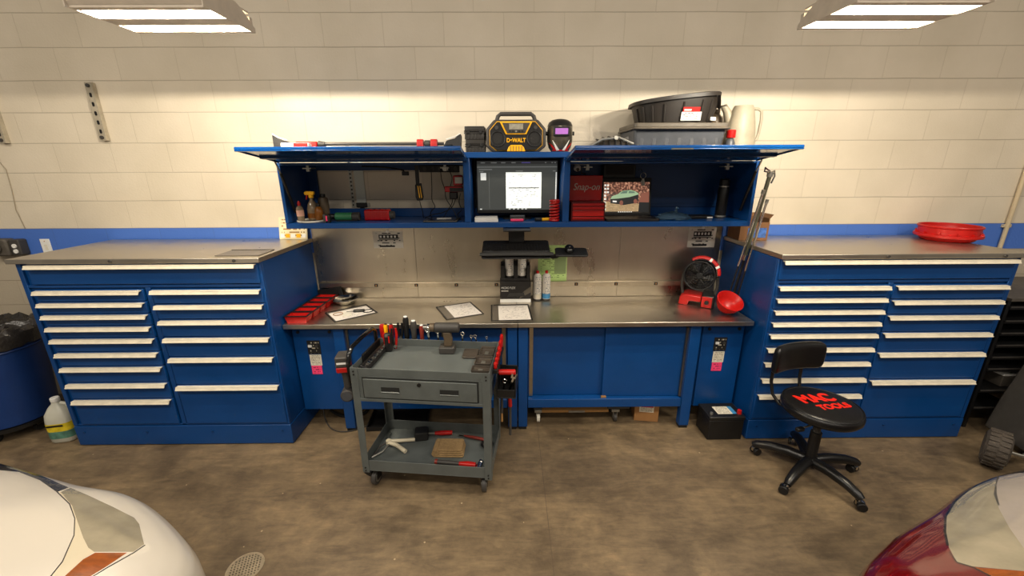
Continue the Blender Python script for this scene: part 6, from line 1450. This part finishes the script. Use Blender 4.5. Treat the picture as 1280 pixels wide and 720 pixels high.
for x in (0.7, ): MB().bx(x - 0.05, x + 0.05, -0.1, 0.1, 0.0, 0.06).build('foot', 'rubber', t)

# ================================================================== floor drain
M['drain'] = P('drain_metal', (176, 160, 134), 0.4, 0.4, noise=(30, 0.3))
t = thing('floor_drain', 'round metal floor drain grate set in the concrete', 'drain', (-1.285, -1.615, 0.0), R(20))
g = MB().lathe([(0.082, 0.0005), (0.082, 0.005), (0.072, 0.005), (0.072, 0.0005)], 40, cap=False)
g.build('rim', 'drain', t)
MB().lathe([(0.072, 0.0004), (0.072, 0.0010)], 40).build('pit', 'shadow_gap', t)  # dark disc painting the shade below the grate
g = MB()
for k in range(-5, 6):
    x = 0.0135 * k; h = math.sqrt(0.073 ** 2 - x * x)
    g.bx(x - 0.0032, x + 0.0032, -h, h, 0.0012, 0.0045); g.bx(-h, h, x - 0.0032, x + 0.0032, 0.0012, 0.0046)
g.build('grate', 'drain', t, smooth=0)

# ================================================================== the two parked cars, noses towards the bench
def ray_px(px, py): return (px - 640) * rt + (360 - py) * up + F_PX * fw
def to_px(p):
    d = p - CAM; z = d.dot(fw)
    return (640 + F_PX * d.dot(rt) / z, 360 - F_PX * d.dot(up) / z) if z > 0.05 else (-9e3, -9e3)
def inside(p, poly):
    c = False; j = len(poly) - 1
    for i in range(len(poly)):
        a, b_ = poly[i], poly[j]
        if (a[1] > p[1]) != (b_[1] > p[1]) and p[0] < (b_[0] - a[0]) * (p[1] - a[1]) / (b_[1] - a[1]) + a[0]: c = not c
        j = i
    return c
def strip(line, w):
    L_, Q_ = [], []
    for i, p in enumerate(line):
        a = line[max(0, i - 1)]; b_ = line[min(len(line) - 1, i + 1)]
        d = Vector((b_[0] - a[0], b_[1] - a[1])).normalized(); n = Vector((-d.y, d.x)) * w / 2
        L_.append((p[0] + n.x, p[1] + n.y)); Q_.append((p[0] - n.x, p[1] - n.y))
    return L_ + Q_[::-1]
PROFILE = [(0.05, 0.20), (0.015, 0.30), (0.004, 0.42), (0.0, 0.54), (0.004, 0.62), (0.014, 0.665), (0.030, 0.695), (0.055, 0.722), (0.085, 0.745), (0.12, 0.766), (0.16, 0.786), (0.20, 0.803), (0.25, 0.821), (0.30, 0.837), (0.36, 0.853), (0.43, 0.869), (0.51, 0.884), (0.60, 0.898), (0.70, 0.910), (0.80, 0.918), (0.90, 0.922), (0.975, 0.924)]
def car(label, h, pts, centre, regions, paint):
    """pts: plan outline of the nose in (right, forward) axes of a car heading along h; regions: traced outlines of lamps and panels, cut into the body shell."""
    h = Vector((h[0], h[1], 0)).normalized(); r_ = Vector((h.y, -h.x, 0))
    w2 = lambda a, b_: r_ * a + h * b_
    out = []
    n = len(pts)
    for i in range(n):
        p0, p1, p2, p3 = (Vector(pts[(i + k - 1) % n]) for k in range(4))
        if (p2 - p1).length > 0.9: m = 24
        else: m = max(3, int((p2 - p1).length / 0.022))
        for k in range(m):
            q = k / m
            if (p2 - p1).length > 0.55: out.append(p1.lerp(p2, q)); continue
            out.append(0.5 * ((2 * p1) + (p2 - p0) * q + (2 * p0 - 5 * p1 + 4 * p2 - p3) * q * q + (3 * p1 - p0 - 3 * p2 + p3) * q ** 3))
    C_ = Vector(centre)
    grow = 1 / (1 - 0.034)
    bm = bmesh.new(); rings = []
    prof = []
    for (t0, z0), (t1, z1) in zip(PROFILE, PROFILE[1:]):
        m = 3 if t1 > 0.01 and t0 < 0.5 else 1
        for k in range(m): prof.append((t0 + (t1 - t0) * k / m, z0 + (z1 - z0) * k / m))
    prof.append(PROFILE[-1])
    for tt, z in prof:
        rings.append([bm.verts.new(w2(*(C_ + (p - C_) * grow * (1 - tt))) + Vector((0, 0, z))) for p in out])
    for a, b_ in zip(rings, rings[1:]):
        for i in range(len(out)):
            j = (i + 1) % len(out); bm.faces.new((a[i], a[j], b_[j], b_[i]))
    bm.faces.new(rings[-1])
    bmesh.ops.recalc_face_normals(bm, faces=bm.faces)
    for nm, mt, poly, lb in regions:
        xs = [p[0] for p in poly]; ys = [p[1] for p in poly]
        x0, x1, y0, y1 = min(xs) - 12, max(xs) + 12, min(ys) - 12, max(ys) + 12
        for i in range(len(poly)):
            a, b_ = poly[i], poly[(i + 1) % len(poly)]
            if math.hypot(a[0] - b_[0], a[1] - b_[1]) < 0.3: continue
            ex0, ex1, ey0, ey1 = min(a[0], b_[0]) - 9, max(a[0], b_[0]) + 9, min(a[1], b_[1]) - 9, max(a[1], b_[1]) + 9
            near = []
            for f in bm.faces:
                q = to_px(f.calc_center_median())
                if ex0 < q[0] < ex1 and ey0 < q[1] < ey1 and f.normal.dot(CAM - f.verts[0].co) > 0: near.append(f)
            if not near: continue
            geom = list({e for f in near for e in f.edges}) + list({v for f in near for v in f.verts}) + near
            bmesh.ops.bisect_plane(bm, geom=geom, plane_co=CAM, plane_no=ray_px(*a).cross(ray_px(*b_)).normalized(), dist=1e-6)
    bm.faces.ensure_lookup_table()
    cls = []
    for f in bm.faces:
        k = -1
        c = f.calc_center_median()
        if f.normal.dot(CAM - c) > 0:
            q = to_px(c)
            for i, (nm, mt, poly, lb) in enumerate(regions):
                if inside(q, poly): k = i; break
        cls.append(k)
    base = w2(*C_)
    t = thing('car', label, 'car', (base.x, base.y, 0), 0, 'cars parked nose towards the bench')
    def piece(k, nm, mt):
        b2 = bm.copy(); b2.faces.ensure_lookup_table()
        bmesh.ops.delete(b2, geom=[b2.faces[i] for i, c in enumerate(cls) if c != k], context='FACES')
        if not b2.faces: b2.free(); return None
        bmesh.ops.translate(b2, verts=b2.verts, vec=(-base.x, -base.y, 0))
        me = bpy.data.meshes.new(nm); b2.to_mesh(me); b2.free()
        for p in me.polygons: p.use_smooth = True
        me.materials.append(M[mt]); o = bpy.data.objects.new(nm, me); COL.objects.link(o); o.parent = t
        return o
    piece(-1, 'body_shell', paint)
    for k, (nm, mt, poly, lb) in enumerate(regions):
        o = piece(k, nm, mt)
        if o and lb: o['label'] = lb
    us = [p[0] for p in pts]
    for u in (min(us) + 0.26, max(us) - 0.26):
        p = w2(u, centre[1] - 0.05)
        W = TR((p.x - base.x, p.y - base.y, 0.315), rz=math.atan2(r_.y, r_.x))
        ty_ = MB(W); ty_.tube([(0, 0.225 * math.cos(2 * PI * i / 36), 0.225 * math.sin(2 * PI * i / 36)) for i in range(36)], 0.088, 12, True); w_ = ty_.build('wheel', 'rubber', t, smooth=60)
        MB(W).cyl((-0.07, 0, 0), (0.07, 0, 0), 0.19, n=32).build('rim', 'zinc', w_, bevel=0.01)
    bm.free()
    return t
M['car_white'] = P('car_white', (196, 188, 176), 0.28, coat=0.8)
M['car_red'] = P('car_red', (92, 5, 9), 0.16, coat=1.0)
M['lens'] = P('hazed_lens', (140, 131, 110), 0.16, coat=1.0, noise=(9, 0.22, (1, 1, 1)))
M['bezel'] = P('lamp_bezel', (196, 184, 160), 0.25, coat=0.6)
M['lens_in'] = P('lens_inner', (150, 140, 130), 0.22, coat=0.8, noise=(7, 0.12))
M['trim_black'] = P('gloss_trim', (26, 24, 24), 0.18, coat=0.6)
hood = [(-60, 584), (0, 587.7), (25, 590), (50, 599.5), (70.5, 614), (87, 630), (93.5, 648), (92.5, 669), (78, 702), (62, 722), (40, 760)]
lensW = [(88, 609.6), (110, 619), (140, 633), (167.7, 647), (174, 655), (180.2, 680.4), (166.7, 689.8), (117.7, 689.8), (110.4, 684.6), (104, 672), (98, 655), (90, 632), (76, 615)]
car('white car corner with a hazed headlamp and amber side lamp', (0.292, 0.956),
    [(-0.190, -3.4), (-0.192, -3.0), (-0.200, -2.72), (-0.235, -2.54), (-0.305, -2.402), (-0.43, -2.310), (-0.781, -2.225), (-1.078, -2.243), (-1.50, -2.25), (-1.72, -2.26), (-2.09, -2.322), (-2.24, -2.376), (-2.33, -2.52), (-2.38, -2.8), (-2.39, -3.4), (-2.3, -3.75), (-0.2, -3.75)][::-1], (-1.25, -3.2),
    [('hood_gap', 'trim_black', strip(hood[2:], 1.5), None),
     ('lamp_seam', 'trim_black', strip([(181.5, 681), (167, 691), (134, 709.5), (112, 723)], 1.4), None),
     ('grille_strip', 'trim_black', [(-60, 560), (0, 574.5), (21, 582.5), (44, 591), (86, 609.4), (72, 614.8), (50, 599.5), (25, 590), (0, 587.7), (-60, 584)], 'black grille strip'),
     ('headlamp_lens', 'lens', lensW, 'yellowed clear lens'),
     ('amber_lens', 'orange', [(118.8, 690.8), (159, 690.8), (133.3, 708), (112, 721), (60, 752), (81, 720), (104, 699)], 'amber side lamp'),
     ('lamp_bezel', 'bezel', [(70.5, 614), (76, 615), (90, 632), (98, 655), (104, 672), (110.4, 684.6), (118, 690), (104, 699), (81, 720), (60, 752), (40, 760), (62, 722), (78, 702), (92.5, 669), (93.5, 648), (87, 630)], None),
     ('hood', 'car_white', hood + [(-60, 760)], None)], 'car_white')
edgeR = [(1184.5, 682), (1181, 664), (1182, 645), (1193, 627), (1206, 615.5), (1220, 606), (1246.7, 594.5), (1263, 590.5), (1281, 589), (1340, 590)]
car('dark red car corner with a hazed headlamp and orange side lamp', (-0.208, 0.978),
    [(0.45, -3.4), (0.452, -3.0), (0.46, -2.75), (0.51, -2.56), (0.585, -2.41), (0.800, -2.325), (1.079, -2.268), (1.36, -2.205), (1.612, -2.192), (1.94, -2.205), (2.22, -2.255), (2.5, -2.311), (2.72, -2.39), (2.8, -2.55), (2.84, -2.8), (2.85, -3.4), (2.75, -3.75), (0.55, -3.75)], (1.65, -3.2),
    [('chrome_trim', 'trim_black', strip(edgeR, 3.4), 'black gloss lamp trim'),
     ('lamp_seam', 'trim_black', strip([(1187, 690), (1196, 703), (1216, 709), (1240, 721), (1262, 733)], 1.8), None),
     ('amber_lens', 'orange', [(1215.6, 709), (1281, 714), (1350, 745), (1350, 790), (1281, 738), (1240, 721)], 'orange side lamp'),
     ('headlamp_lens', 'lens', [(1183, 646), (1193, 627), (1206, 615.5), (1220, 606), (1246.7, 594.5), (1242, 617.8), (1249, 636), (1262, 660), (1279, 684), (1300, 705), (1350, 745), (1281, 714), (1215.6, 708), (1195.6, 702), (1186, 684), (1181, 664)], 'yellowed clear lens'),
     ('lamp_divider', 'grey_dark', strip([(1246.7, 594.5), (1243, 606), (1243.5, 618), (1247, 632)], 5), None),
     ('inner_lens', 'lens_in', [(1246.7, 594.5), (1263, 590.5), (1281, 589), (1350, 590), (1350, 745), (1300, 705), (1279, 684), (1262, 660), (1249, 636), (1242, 617.8)], None)], 'car_red')
